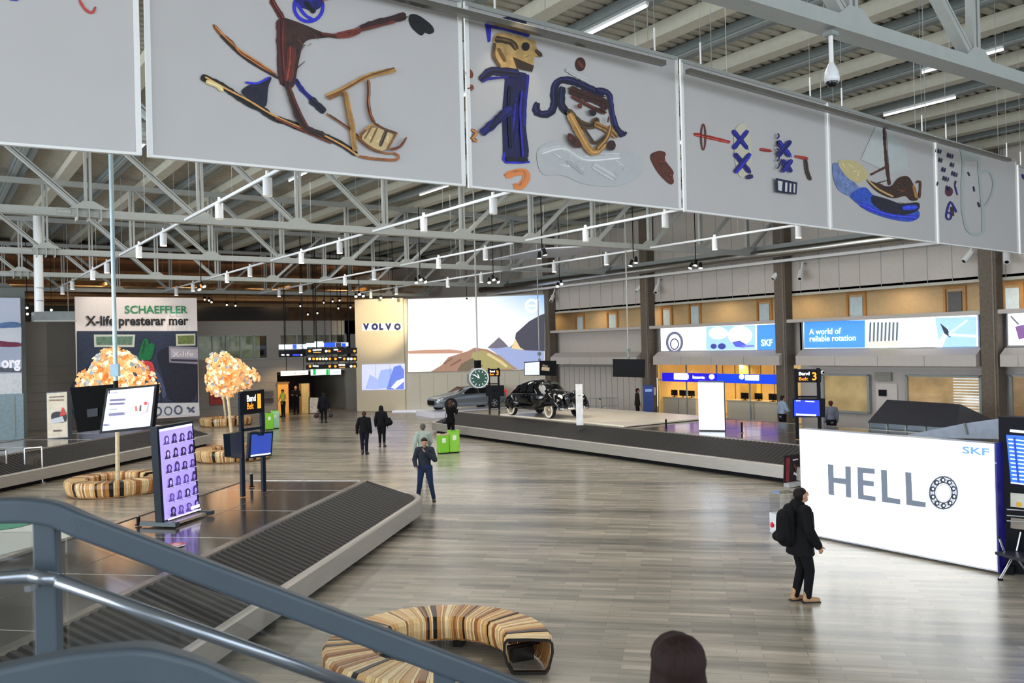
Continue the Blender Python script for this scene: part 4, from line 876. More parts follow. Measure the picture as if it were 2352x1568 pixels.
# ============================================================ LEFT SIDE
YP=53.8
t=thing('wall_poster','huge white and dark blue poster with green serif heading and a green gnome','poster',gY(315,955,YP))
q=[gY(176,962,YP),gY(457,955,YP),gY(452,684,YP),gY(172,684,YP)]; zb=q[1].z; zt_=q[2].z; xl=q[3].x; xr=q[2].x
mb=MB(); mb.box(((xl+xr)/2,YP+.1,(zb+zt_)/2),(xr-xl,.16,zt_-zb),mat('e8dfdc',.45,emit=.12,var=.03)); mb.build('board',t)
pp=lambda x,y:gY(x,y,YP)
art('poster_picture',t,pp,[('p','2f3a55',[(176,760),(453,760),(455,925),(178,928)]),('p','4c5a80',[(180,910),(190,880),(225,840),(290,815),(345,830),(375,875),(385,925),(180,926)]),('p','9aa3bf',[(180,900),(195,870),(230,842),(290,835),(320,880),(330,925),(182,926)]),('o','222b45',[(265,915),(105,90)],6),('p','1c2236',[(352,800),(453,790),(455,925),(386,925),(376,870)]),
 ('p','d8ddcf',[(215,768),(310,768),(308,797),(216,797)]),('p','6e8f7a',[(220,773),(305,772),(303,792),(221,792)]),('p','e0e0c8',[(403,767),(448,766),(448,793),(404,794)]),('p','7c8a50',[(407,771),(445,770),(445,789),(408,790)]),('p','9b96a6',[(387,795),(453,797),(453,836),(388,832)]),('p','c3bcc6',[(391,800),(453,802),(453,822),(392,820)]),('p','3a3448',[(391,824),(453,826),(453,831),(392,829)]),
 ('p','0f7a45',[(314,826),(322,795),(330,776),(341,780),(340,792),(347,787),(356,792),(350,815),(344,828)]),('s','0a5a34',[(332,782),(326,812)],4),('p','e24a4a',[(311,828),(348,828),(355,850),(352,870),(336,876),(318,856)]),('s','1c1c22',[(205,858),(211,866)],5),('s','1c1c22',[(212,853),(218,861)],5),('p','dcdce0',[(178,928),(456,924),(457,952),(180,958)]),
 ('o','5b6378',[(361,944),(8,9)],4),('o','5b6378',[(385,943),(8,9)],3),('o','5b6378',[(408,941),(8,9)],4),('s','5b6378',[(428,935),(445,946)],5),('s','5b6378',[(432,946),(444,934)],4)],toward=V((0,-1,0)),off=.03,step=.006)
text('SCHAEFFLER',pp(286,719)+V((0,-.09,0)),(1,0,0),(0,0,1),.62,mat('1f8f5a',.5),t,fit=(pp(430,719)-pp(286,719)).x,bold=.02)
text('X-life presterar mer',pp(196,747)+V((0,-.09,0)),(1,0,0),(0,0,1),.75,mat('171a20',.5),t,fit=(pp(432,747)-pp(196,747)).x,bold=.03)
text('X-life',pp(395,819)+V((0,-.12,0)),(1,0,0),(0,0,1),.45,mat('f2eef2',.5,emit=.1),t,fit=1.2)
Y2=51.0
t=thing('photo_banner','tall winter landscape banner ending in org at the far left edge','poster',gY(20,855,Y2))
q0=gY(-60,855,Y2); q1=gY(50,855,Y2); z1=gY(50,684,Y2).z
mb=MB(); mb.box(((q0.x+q1.x)/2,Y2+.06,(q1.z+z1)/2),(q1.x-q0.x,.1,z1-q1.z),mat('b9c2d6',.45,emit=.1,var=.03)); mb.build('board',t)
p2=lambda x,y:gY(x,y,Y2)
art('banner_picture',t,p2,[('p','5f7fae',[(-20,745),(25,738),(49,742),(49,752),(-20,754)]),('p','d7dce6',[(-20,755),(49,752),(49,785),(-20,784)]),('p','7a2f4c',[(-20,780),(10,784),(49,787),(49,797),(-20,796)]),('p','aab4cc',[(-20,798),(49,798),(49,830),(-20,830)]),('p','5d6170',[(-20,842),(49,846),(49,854),(-20,854)])],toward=V((0,-1,0)),off=.03,step=.006)
text('org',p2(3,844)+V((0,-.08,0)),(1,0,0),(0,0,1),.75,mat('f4f5fa',.5,emit=.2),t,fit=.85,bold=.04)
mb=MB(); p=gY(5,905,50.2); q=gY(50,856,50.2); mb.box((p.x*.0+q.x-1.0,50.6,(p.z+q.z)/2),(2.0,.8,q.z-p.z),mat('d8dde2',.4)); mb.box((q.x-1.0,50.6,p.z/2),(2.1,.8,p.z),mat('8fa3ad',.2,.2)); mb.box((q.x-.35,50.18,p.z/2),(.04,.02,p.z*.9),STEELD); o=mb.build('kiosk_cabinet',bevel=.01); tag(o,'white topped blue-grey cabinet below the winter landscape banner','cabinet')
p=gY(90,650,46); q=gY(90,716,46); mb=MB(); mb.tube(V((p.x,46,11.145)),q,.2,WHITEG,n=16); 
for zz in (q.z+.5,q.z+1.1): mb.tube((p.x,46,zz),(p.x,46,zz+.04),.215,STEELD,n=16)
o=mb.build('hanging_pipe'); tag(o,'fat white vertical pipe coming down at the far left','pipe')
p=gY(77,738,50); q=gY(168,716,50); mb=MB(); mb.box(((p.x+q.x)/2,50.2,(p.z+q.z)/2),(q.x-p.x,1.6,q.z-p.z),mat('7f8788',.5)); mb.box(((p.x+q.x)/2,49.35,p.z),(q.x-p.x+.1,.1,.08),STEEL); [mb.tube((xx,50.2,q.z),(xx,50.2,11.145),.02,STEELD,n=6) for xx in (p.x+.2,q.x-.2)]; o=mb.build('air_unit'); tag(o,'grey box-shaped air unit left of the huge white poster','air unit')
# poster stand with red triangle, on the far carousel
p=gz(130,1010,.9); s=gD(157,1006,p); t=thing('poster_stand','small cream poster stand with a dark car and a red triangle','poster stand',p)
pl=lambda x,y: gD(x,y,p)
mb=MB(); mb.slab([pl(108,1008),pl(157,1005),pl(155,898),pl(106,901)],FWD,.3,mat('2f3b44',.4)); mb.slab([pl(110,1006),pl(156,1003),pl(154,900),pl(108,903)],-FWD,.02,mat('c9bda8',.5,emit=.06)); mb.build('board',t)
art('poster_picture',t,pl,[('s','7b6a55',[(114,912),(148,910)],3),('s','7b6a55',[(114,919),(146,918)],3),('p','20242c',[(118,950),(130,944),(150,946),(155,955),(153,970),(120,970)]),('p','b9bcc2',[(120,962),(145,955),(150,968),(122,972)]),('p','c93a34',[(138,955),(145,934),(154,952)]),('s','5b5348',[(124,989),(142,988)],4)],toward=-FWD,off=.03,step=.005)
# glass barrier rails far left
def frame_rail(x0,x1,yt,yb,lab):
    a=gz(x0,yb); b_=gz(x1,yb-4); t=thing('steel_barrier',lab,'barrier',a)
    mb=MB(); h=gD(x0,yt,a).z
    for q in (a,b_): mb.tube(q,V((q.x,q.y,h)),.03,CHROME,n=8); mb.tube(q,q+V((0,0,.03)),.09,CHROME,n=10)
    mb.tube(V((a.x,a.y,h)),V((b_.x,b_.y,h)),.03,CHROME,n=8); mb.tube(V((a.x,a.y,.2)),V((b_.x,b_.y,.2)),.02,CHROME,n=8); mb.build('tube_frame',t)
    mb=MB(); mb.slab([V((a.x,a.y,.25)),V((b_.x,b_.y,.25)),V((b_.x,b_.y,h-.08)),V((a.x,a.y,h-.08))],FWD,.01,GLASS); mb.build('glass_pane',t)
frame_rail(-40,16,1036,1122,'chrome and glass barrier cut by the left picture edge'); frame_rail(58,98,1030,1112,'slim chrome barrier just left of the baggage poster stand')
# ---- pair of hanging monitors
YM=20.0
t=thing('hanging_monitor_rig','back to back pair of black monitors hanging from a pale steel rod','monitor',gY(267,940,YM))
pb=gY(266,885,YM); pt_=gY(262,850,YM)
mb=MB(); mb.tube(V((pb.x,YM,11.145)),V((pb.x,YM,pb.z+.05)),.045,mat('a8bdc4',.35,.3),n=12); mb.build('rod',t)
mb=MB(); mb.box(pt_+V((.02,-.03,0)),(.16,.14,.26),mat('9fc3d6',.4),rz=-.5); mb.build('junction_box',t)
c0=gD(244,893,pb); A_=gz
nf=(FWD*.93+RGT*.36).normalized()     # front monitor faces left of the camera
pF=pb-FWD*.25
mp_=lambda x,y: gP(x,y,pF,nf)
mb=MB(); mb.slab([mp_(228,996),mp_(349,984),mp_(360,882),mp_(244,892)],nf,.09,BLACK); mb.build('front_casing',t)
mb=MB(); mb.slab([mp_(235,990),mp_(345,978),mp_(355,887),mp_(249,897)],-nf,.006,mat('b7b3cc',.4,emit=.5,var=.03)); o=mb.build('front_display',t)
art('screen_picture',t,mp_,[('s','8a86a0',[(256,902),(270,901)],2),('s','4a4666',[(254,919),(288,917)],4),('s','4a4666',[(253,928),(286,926)],4),('s','8a86a0',[(253,940),(268,939)],2),('s','5a5a78',[(252,952),(286,949)],6),('p','d8c8a8',[(305,945),(310,930),(330,920),(342,925),(338,945),(320,952)]),('e','b02a3a',[(337,926),(4,4)]),('s','c0504a',[(315,932),(316,944)],5),('s','3a3040',[(326,930),(325,944)],4),('s','5a5a78',[(241,976),(250,975)],4)],emit=.9,toward=-nf,off=.012,step=.003)
nb=(FWD*.96-RGT*.28).normalized(); pB=pb+FWD*.28
mp2=lambda x,y: gP(x,y,pB,nb)
mb=MB(); mb.slab([mp2(178,993),mp2(258,984),mp2(262,882),mp2(161,890)],nb,.09,mat('08080a',.5,spec=.1)); mb.slab([mp2(200,940),mp2(225,936),mp2(225,955),mp2(201,958)],-nb,.03,mat('2b3138',.4)); mb.build('rear_casing',t)
mb=MB(); mb.beam(pb+V((0,0,-.12)),pF+V((0,0,-.12)),.08,.08,BLACK); mb.beam(pb+V((0,0,-.12)),pB+V((0,0,-.12)),.08,.08,BLACK); mb.tube(pb+V((0,0,.1)),pb-V((0,0,.25)),.05,BLACK); mb.build('bracket',t)
# ---- portrait screen on the foreground carousel
a=gz(374,1209,ZI); b_=gz(457,1182,ZI); dd=(b_-a).normalized(); n3=V((-dd.y,dd.x,0)); n3=n3 if n3.dot(FWD)>0 else -n3
def tp(x,y): return gP(x,y,a,n3)
tall=V((a.x,a.y,0))
t=thing('portrait_display','tall freestanding violet screen showing a grid of portraits','screen',(a+b_)/2)
mb=MB(); mb.slab([tp(372,1200),tp(459,1172),tp(443,966),tp(360,981)],n3,.14,mat('101c26',.4,spec=.2)); mb.build('casing',t)
mb=MB(); mb.slab([tp(378,1195),tp(454,1170),tp(440,972),tp(365,986)],-n3,.006,mat('a292e6',.4,emit=.95,var=.05)); mb.build('display',t)
def quadlerp(u,v):
    TL=(365,986);TR=(440,972);BL_=(378,1195);BR_=(454,1170)
    return ((TL[0]*(1-u)+TR[0]*u)*(1-v)+(BL_[0]*(1-u)+BR_[0]*u)*v, (TL[1]*(1-u)+TR[1]*u)*(1-v)+(BL_[1]*(1-u)+BR_[1]*u)*v)
it=[('p','f4f0ff',[quadlerp(0,0),quadlerp(1,0),quadlerp(1,.025),quadlerp(0,.025)])]
rnd=random.Random(5)
for r_ in range(6):
    for c_ in range(4):
        u=.1+c_*.235+.04; v=.09+r_*.158; shd=rnd.choice(['2a1f4a','3a2c66','4d3c86','241a3e']); 
        x,y=quadlerp(u+.06,v+.03); skin=rnd.choice(['9f86d6','8a70c4','b6a2ea'])
        hh=rnd.uniform(9,15)
        it.append(('p',shd,[(x-7.5,y+15),(x+7.5,y+13),(x+6,y+8),(x+3,y+3),(x-3,y+3),(x-6.5,y+9)])); it.append(('e',shd,[(x,y),(4.6+rnd.random()*1.6,hh*.72)])); it.append(('e',skin,[(x+.4,y+1),(2.7,4.9)])); it.append(('s',skin,[(x,y+5),(x,y+9)],2.2))
for r_ in range(1,6): it.append(('s','d4caf8',[quadlerp(.02,.02+r_*.158),quadlerp(.98,.02+r_*.158)],1))
it.append(('p','f0f0ff',[quadlerp(.7,.93),quadlerp(.97,.93),quadlerp(.97,.965),quadlerp(.7,.965)])); it.append(('p','f4f0ff',[quadlerp(0,.985),quadlerp(1,.985),quadlerp(1,1),quadlerp(0,1)]))
art('portrait_grid',t,tp,it,emit=.85,toward=-n3,off=.01,step=.0006)
mb=MB(); mid=(a+b_)/2; mb.box(V((mid.x,mid.y,ZI+.04))+n3*.07,((b_-a).length*.9,.55,.05),mat('c8b9a4',.25,.6),rz=atan2(dd.y,dd.x)); mb.box(V((a.x,a.y,ZI+.05))+n3*.07,(.12,.75,.07),mat('2c3b44',.3),rz=atan2(dd.y,dd.x)); mb.box(V((b_.x,b_.y,ZI+.05))+n3*.07,(.12,.75,.07),mat('2c3b44',.3),rz=atan2(dd.y,dd.x)); mb.build('base',t)
# no step disc on the deck, small bottle
mb=MB(); p=gz(404,1248,ZI+.03); mb.tube(p-V((0,0,.03)),p-V((0,0,.012)),.14,WHITE,n=20); mb.lathe(p-V((0,0,.01)),[(.10,0),(.14,0)],mat('c8372e',.5),n=20); mb.beam(p-RGT*.09-V((0,0,.008)),p+RGT*.09+FWD*.02-V((0,0,.008)),.04,.005,mat('c8372e',.5)); o=mb.build('floor_sticker'); tag(o,'round red and white no stepping disc on the dark carousel deck','sticker')
# ---- belt signs on two posts
def belt_sign(label,num,base,hgt,wd,n_,px_board,screens=True,flat=None):
    pass
a=gz(558,1140,ZI); b_=gz(606,1129,ZI); dd=(b_-a).normalized(); ns=V((-dd.y,dd.x,0)); ns=ns if ns.dot(FWD)>0 else -ns
DKB=mat('101d2b',.45,var=.05,spec=.15)
t=thing('belt_sign','dark double-post belt one sign with two slanted blue screens on the near carousel','sign',(a+b_)/2)
sp=lambda x,y: gP(x,y,a,ns)
for (q,yt) in ((a,902),(b_,896)):
    mb=MB(); zt_=sp(575,yt).z; mb.box(V((q.x,q.y,(ZI+zt_)/2)),(.1,.06,zt_-ZI),DKB,rz=atan2(dd.y,dd.x)); mb.build('post',t)
z0=sp(575,950).z; z1=sp(575,897).z; mid=(a+b_)/2
mb=MB(); mb.box(V((mid.x,mid.y,(z0+z1)/2)),((b_-a).length+.06,.09,z1-z0),BOARD,rz=atan2(dd.y,dd.x)); mb.build('board',t)
o=a+dd*.12-ns*.06; 
text('Band',V((o.x,o.y,z0+(z1-z0)*.55)),dd,(0,0,1),.2,mat('ffffff',.4,emit=1.3),t,fit=.27,bold=.02)
text('Belt',V((o.x,o.y,z0+(z1-z0)*.22)),dd,(0,0,1),.2,mat('f08a1c',.4,emit=1.3),t,fit=.2,bold=.02)
o=a+dd*.44-ns*.06; text('1',V((o.x,o.y,z0+(z1-z0)*.22)),dd,(0,0,1),.46,mat('f5941e',.4,emit=1.3),t,fit=.11,bold=.01)
for (pts,nm,em) in (([(571,1053),(624,1046),(628,990),(574,994)],'right_screen',1),([(531,1048),(556,1052),(556,990),(528,996)],'left_screen',0)):
    pc=sp(sum(p_[0] for p_ in pts)/4,1020)-ns*.3
    nn=(ns+dd*(.35 if em else -.75)).normalized()
    qq=[gP(x,y,pc,nn) for x,y in pts]; mb=MB(); mb.slab(qq,nn,.12,DKB); mb.build(nm,t)
    if em:
        mb=MB(); cen=sum(qq,V((0,0,0)))/4; q2=[cen+(p_-cen)*.86 for p_ in qq]; mb.slab([p_-nn*.012 for p_ in q2],nn,.01,mat('1c3a9a',.4,emit=.7,var=.1)); mb.slab([q2[0]-nn*.02,q2[1]-nn*.02,q2[1]*.93+q2[2]*.07-nn*.02,q2[0]*.93+q2[3]*.07-nn*.02],nn,.005,mat('e8eefc',.4,emit=1)); mb.build('display',t)
zc=sp(575,985).z; mb=MB(); mb.beam(V((a.x,a.y,zc)),V((b_.x,b_.y,zc)),.06,.06,DKB); mb.beam(V((mid.x,mid.y,zc-.1))-ns*.3,V((mid.x,mid.y,zc-.1)),.1,.08,DKB); mb.build('crossbar',t)
# belt 3
def sign3(xa,xb,yb,yt,yb2,board,scr,num,label,X,small=False):
    a=gX(xa,yb,X); b_=gX(xb,yb,X) ; a=V((a.x,a.y,0)); pD=a
    g=lambda x,y: gD(x,y,pD)
    b_=g(xb,yb)
    zt_=g(xa,yt).z; t=thing('belt_sign',label,'sign',(a.x,a.y,ZI))
    for x in (xa,xb): q=g(x,yb); mb=MB(); mb.box((q.x,q.y,(ZI+zt_)/2),(.1,.06,zt_-ZI),BOARD,rz=-.6); mb.build('post',t)
    (x0,y0,x1,y1)=board; mb=MB(); mb.slab([g(x0,y1),g(x1,y1),g(x1,y0),g(x0,y0)],FWD,.1,BOARD); mb.build('board',t)
    hgt=(g(x0,y0).z-g(x0,y1).z); R_=RGT
    wpx=x1-x0; hpx=y1-y0
    text('Band',g(x0+wpx*.12,y0+hpx*.45)-FWD*.03,R_,(0,0,1),hgt*.36,mat('ffffff',.4,emit=1.3),t,fit=(x1-x0)/((F/( (a-EYE).dot(FWD))))*.42,bold=.02)
    text('Belt',g(x0+wpx*.12,y0+hpx*.85)-FWD*.03,R_,(0,0,1),hgt*.36,mat('f08a1c',.4,emit=1.3),t,fit=(x1-x0)/((F/( (a-EYE).dot(FWD))))*.36,bold=.02)
    text(num,g(x0+wpx*.62,y0+hpx*.82)-FWD*.03,R_,(0,0,1),hgt*.85,mat('f5941e',.4,emit=1.5),t,bold=.02)
    (x0,y0,x1,y1)=scr
    mb=MB(); mb.slab([g(x0,y1)-FWD*.2,g(x1,y1)-FWD*.2,g(x1,y0)-FWD*.2,g(x0,y0)-FWD*.2],FWD,.14,BOARD); mb.build('screen_casing',t)
    if not small:
        mb=MB(); mb.slab([g(x0+3,y1-3)-FWD*.21,g(x1-12,y1-3)-FWD*.21,g(x1-14,y0+4)-FWD*.21,g(x0+3,y0+3)-FWD*.21],-FWD,.01,mat('1b36c0',.4,emit=.9,var=.05)); mb.build('display',t)
        art('display_text',t,lambda x,y:g(x,y)-FWD*.25,[('s','e8eeff',[(1822,950),(1868,952)],4),('s','dfe8ff',[(1822,919),(1832,919)],2),('s','dfe8ff',[(1843,920),(1864,921)],2)],emit=1.2,toward=-FWD,off=.005,step=.003)
        q=g(1889,855); mb=MB(); mb.ball(q,.06,WHITE); mb.ball(q-FWD*.05+RGT*.01,.035,BLACK); mb.build('camera_ball',t)
    mb=MB(); mb.beam(g(xa,y0-3),g(xb,y0-3),.06,.06,BOARD); mb.beam(g((xa+xb)/2,(y0+y1)/2),g((xa+xb)/2,(y0+y1)/2)-FWD*.2,.1,.1,BOARD); mb.build('crossbar',t)
sign3(1831,1883,992,846,0,(1827,848,1886,878),(1816,914,1890,957),'3','dark belt three sign with blue screen in front of the concrete column',22.6)
sign3(1125,1147,948,845,0,(1122,847,1149,864),(1116,884,1158,909),'3','small dark belt sign between the hanging clock and the vintage car',23.2,True)
# ---- hanging clock
p=gY(1099,868,29.0)
t=thing('hanging_clock','octagonal grey hanging clock with a green face in front of the silver car','clock',p)
cn=(-FWD+RGT*.25).normalized(); cx_=V((-cn.y,cn.x,0)); 
if cx_.dot(RGT)<0: cx_=-cx_
sc=1/ (F/((p-EYE).dot(FWD)))
mb=MB(); R_=25*sc; pts=[p+cx_*(R_*1.0*cos(radians(22.5+45*i)))+V((0,0,R_*sin(radians(22.5+45*i)))) for i in range(8)]
mb.slab([q_+cn*.12 for q_ in pts],-cn,.5,mat('8f9a9c',.3,.5)); mb.build('case',t,bevel=.02)
mb=MB(); mb.lathe(p+cn*.13,[(R_*.78,0),(R_*.88,.03),(R_*.92,0)],WHITEG,n=32,axis=cn); mb.build('rim',t)
mb=MB(); mb.lathe(p+cn*.135,[(0.001,0),(R_*.8,0)],mat('1f4a3c',.4,emit=.15),n=32,axis=cn); mb.build('dial',t)
mb=MB()
for i in range(12):
    an=radians(i*30); u=cx_*sin(an)+V((0,0,cos(an))); mb.beam(p+cn*.142+u*R_*.55,p+cn*.142+u*R_*.72,.025,.01,mat('e6efe8',.4,emit=.5),up=cn)
mb.build('hour_marks',t)
for an,l_,nm in ((-55,.62,'minute_hand'),(-20,.42,'hour_hand')):
    u=cx_*sin(radians(an))+V((0,0,cos(radians(an)))); mb=MB(); mb.beam(p+cn*.15,p+cn*.15+u*R_*l_,.035,.01,mat('e6efe8',.4,emit=.5),up=cn); mb.build(nm,t)
mb=MB(); mb.tube(p-cn*.1+V((0,0,R_)),V((p.x-cn.x*.1,p.y-cn.y*.1,11.145)),.03,STEEL,n=8); mb.box(p-cn*.1+V((0,0,R_+.12)),(.2,.2,.3),BLACK); mb.build('rod',t)
# hanging monitor pair beyond, and black monitor
for (x0,y0,x1,y1,Y,lab,cols,rod) in ((1204,828,1278,862,36,'pair of small hanging monitors, one pale one dark, above the vintage car',2,1239),(1408,824,1482,867,27,'single black monitor hanging on a long thin rod',1,1444)):
    p=gY((x0+x1)/2,(y0+y1)/2,Y); t=thing('hanging_monitor',lab,'monitor',p); g=lambda x,y:gD(x,y,p)
    if cols==2:
        xm=1240
        mb=MB(); mb.slab([g(x0,y1),g(xm,y1),g(xm,y0+1),g(x0,y0+3)],FWD,.1,BLACK); mb.build('left_casing',t); mb=MB(); mb.slab([g(x0+1.5,y1-1),g(xm-1,y1-1.5),g(xm-1,y0+3),g(x0+1.5,y0+5)],-FWD,.01,mat('c6d2f4',.4,emit=1.0)); mb.build('left_display',t)
        mb=MB(); mb.slab([g(xm,y1),g(x1,y1+1),g(x1,y0),g(xm,y0)],FWD,.1,BLACK); mb.build('right_casing',t)
        art('right_picture',t,g,[('s','a89878',[(1244,846),(1262,848)],8),('s','6a6050',[(1246,838),(1258,842)],5)],emit=.5,toward=-FWD,off=.015,step=.01)
    else:
        mb=MB(); mb.slab([g(x0,y1-2),g(x1-1,y1),g(x1,y0+1),g(x0,y0)],FWD,.1,mat('0d0d0f',.4,spec=.15)); mb.build('casing',t); mb=MB(); mb.slab([g(x0+2,y1-4),g(x1-3,y1-2),g(x1-2,y0+3),g(x0+2,y0+2)],-FWD,.005,mat('08080a',.3,var=0,spec=.15)); mb.build('display',t)
    q=g(rod,y0); mb=MB(); mb.tube(q+FWD*.1,V((q.x+FWD.x*.1,q.y+FWD.y*.1,11.145)),.028,STEEL,n=8); mb.box(q+FWD*.1+V((0,0,.35)),(.14,.14,.16),STEELD); mb.box(q+FWD*.1+V((0,0,-.05)),(.1,.1,.3),STEELD); mb.build('rod',t)
# ---- overhead wayfinding boards
YO=47.5
def owood(x0,y0,x1,y1,lab,col,items,em=0.0,Y=YO,txt=()):
    g=lambda x,y:gY(x,y,Y); t=thing('overhead_sign',lab,'sign',g((x0+x1)/2,(y0+y1)/2))
    mb=MB(); a=g(x0,y1); b_=g(x1,y0); mb.box(((a.x+b_.x)/2,Y+.1,(a.z+b_.z)/2),(b_.x-a.x,.2,b_.z-a.z),mat(col,.35,emit=em,var=.03)); mb.build('board',t)
    if items: art('sign_symbols',t,g,items,emit=1.1,toward=V((0,-1,0)),off=.01,step=.004)
    mb=MB()
    for xx in (a.x+(b_.x-a.x)*.2,a.x+(b_.x-a.x)*.85): mb.tube((xx,Y+.1,b_.z),(xx,Y+.1,11.145),.02,BLACK,n=6)
    mb.build('hanger',t)
    for s,x,y,sz,c_ in txt: text(s,g(x,y)-V((0,.03,0)),(1,0,0),(0,0,1),sz,mat(c_,.4,emit=1.1),t)
def dots(xs,y,cols,r=3.0): return [('e',cols[i%len(cols)],[(x,y),(r,r)]) for i,x in enumerate(xs)]
OR='f09a2c'; WH='ffffff'
owood(706,798,820,815,'topmost black wayfinding board with orange and white symbols',  '0d0e14',dots([711,756,814],806,[OR],3)+dots([749],806,[WH],3)+[('s',WH,[(718,804),(738,803)],3),('s','b88a50',[(719,809),(737,809)],2),('s',WH,[(766,803),(776,803)],3),('s','e0552c',[(774,807),(783,806)],2)])
owood(706,817,820,832,'middle black wayfinding board with a row of round symbols','0d0e14',dots([711,720,728,735,742,749],824,['e8e8f8',OR,'f8c878','f0e0a0','f4e8b0',WH],3)+dots([757,770,790,814],824,[OR],3)+dots([799,806],824,[WH],3)+[('s',WH,[(777,821),(783,821)],2)])
owood(706,834,820,848,'lowest black wayfinding board just above the shop lettering','0d0e14',dots([712,757,770,814],841,[OR],3)+dots([806],841,[WH],3)+[('s',WH,[(718,840),(731,841)],3),('s',WH,[(777,838),(792,838)],3),('s','c89a60',[(778,843),(792,843)],2)])
owood(643,790,705,802,'bright advertisement board on the left above the passage','dfe8f8',[('p','2f55d0',[(672,791),(680,791),(680,801),(672,801)]),('s','5a6a80',[(690,793),(697,800)],2),('s','9ab',[(655,794),(668,797)],3)] if 0 else [('p','2f55d0',[(672,791),(681,791),(681,801),(672,801)]),('s','5a6a80',[(690,793),(697,800)],2)],.9,49.5)
owood(643,803,705,820,'dark blue board with small white marks below the bright advertisement','0b0c18',[('s',WH,[(646,815),(653,815)],3),('s',WH,[(658,815),(664,815)],3),('p','2a3ac0',[(672,813),(688,813),(688,817),(672,817)]),('s',WH,[(690,815),(694,815)],3)],0,49.4)
owood(706,786,800,797,'strip of bright blue and white advertisements above the passage boards','cfe0f8',[('p','2650e0',[(744,787),(770,786),(770,796),(744,797)]),('p','2650e0',[(784,788),(794,788),(794,796),(784,796)]),('p','2b3038',[(771,787),(783,787),(783,797),(771,797)]),('p','dff0f0',[(722,784),(742,784),(742,796),(722,797)])],.9,49.5)
owood(647,850,708,863,'white illuminated shop fascia over the passage, left part','eceae6',[('s','a8a4a0',[(652,857),(668,857)],1.5),('e','8a8a8a',[(678,857),(1.6,1.8)]),('s','a8a4a0',[(686,857),(702,857)],1.5)],.8,55.6)
owood(716,847,756,862,'white and green illuminated shop fascia over the passage','e6efe6',[('p','12a848',[(719,848),(725,848),(725,861),(719,861)]),('p','12a848',[(749,848),(755,848),(755,861),(749,861)])],.8,55.6)
owood(760,847,783,861,'white illuminated shop fascia over the passage, right part','e9eef2',[('s','b0c0c8',[(765,854),(778,854)],3)],.8,55.6)
# passage things
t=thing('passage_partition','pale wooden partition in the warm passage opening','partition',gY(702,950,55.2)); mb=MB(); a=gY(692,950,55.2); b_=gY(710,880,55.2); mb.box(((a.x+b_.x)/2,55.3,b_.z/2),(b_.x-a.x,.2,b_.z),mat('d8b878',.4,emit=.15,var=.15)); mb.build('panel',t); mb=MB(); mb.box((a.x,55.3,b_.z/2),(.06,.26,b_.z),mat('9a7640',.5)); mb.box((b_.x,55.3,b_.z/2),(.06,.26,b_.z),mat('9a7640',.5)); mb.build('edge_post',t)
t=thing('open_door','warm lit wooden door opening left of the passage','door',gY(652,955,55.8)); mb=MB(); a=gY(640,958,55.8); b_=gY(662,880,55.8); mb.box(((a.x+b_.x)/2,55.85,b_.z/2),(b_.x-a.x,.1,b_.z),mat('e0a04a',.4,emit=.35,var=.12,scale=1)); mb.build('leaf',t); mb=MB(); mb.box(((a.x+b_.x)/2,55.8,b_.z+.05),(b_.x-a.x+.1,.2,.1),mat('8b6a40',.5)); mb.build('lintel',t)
spot('passage_lamp',(19.6,54,3.4),(19.6,55.6,0),160,120,(1,.65,.3),.15); spot('passage_lamp',(24,59,3.5),(24,60,0),220,140,(1,.75,.45),.2); spot('passage_lamp',(27,54.4,3.2),(27.2,56,2.6),60,120,(1,.6,.25),.1)
p=gY(711,950,54.2); t=thing('sandwich_board','small grey and white sandwich board beside the suited walker','sandwich board',p); g=lambda x,y:gD(x,y,p)
mb=MB(); mb.slab([g(711,948),g(731,948),g(731,913),g(711,913)],FWD,.05,mat('c9c2b8',.5,var=.3,scale=8)); mb.build('board',t); mb=MB()
for x in (710,732): mb.beam(g(x,950),g(x,911),.05,.05,BLACK); mb.beam(g(x,950)+FWD*.5,g(x,911)+FWD*.05,.05,.05,BLACK)
mb.build('frame',t)
# wall notices by the near tree
for (x0,y0,x1,y1,lab,col) in ((600,897,627,910,'upper dark framed notice on the grey wall right of the belt one sign','5b5a5c'),(600,913,627,926,'lower dark framed notice on the grey wall right of the belt one sign','4b3f40'),(482,900,512,930,'red fire hose cabinet on the grey wall behind the glowing tree','9a2c28')):
    a=gY(x0,y1,YB-.05); b_=gY(x1,y0,YB-.05); mb=MB(); mb.box(((a.x+b_.x)/2,YB-.08,(a.z+b_.z)/2),(b_.x-a.x,.1,b_.z-a.z),mat(col,.4,var=.2,scale=4)); mb.box(((a.x+b_.x)/2,YB-.12,(a.z+b_.z)/2+.05),((b_.x-a.x)*.6,.02,(b_.z-a.z)*.3),mat('d8d4ce',.5)); o=mb.build('wall_notice' if col!='9a2c28' else 'hose_cabinet'); tag(o,lab,'notice' if col!='9a2c28' else 'fire cabinet')
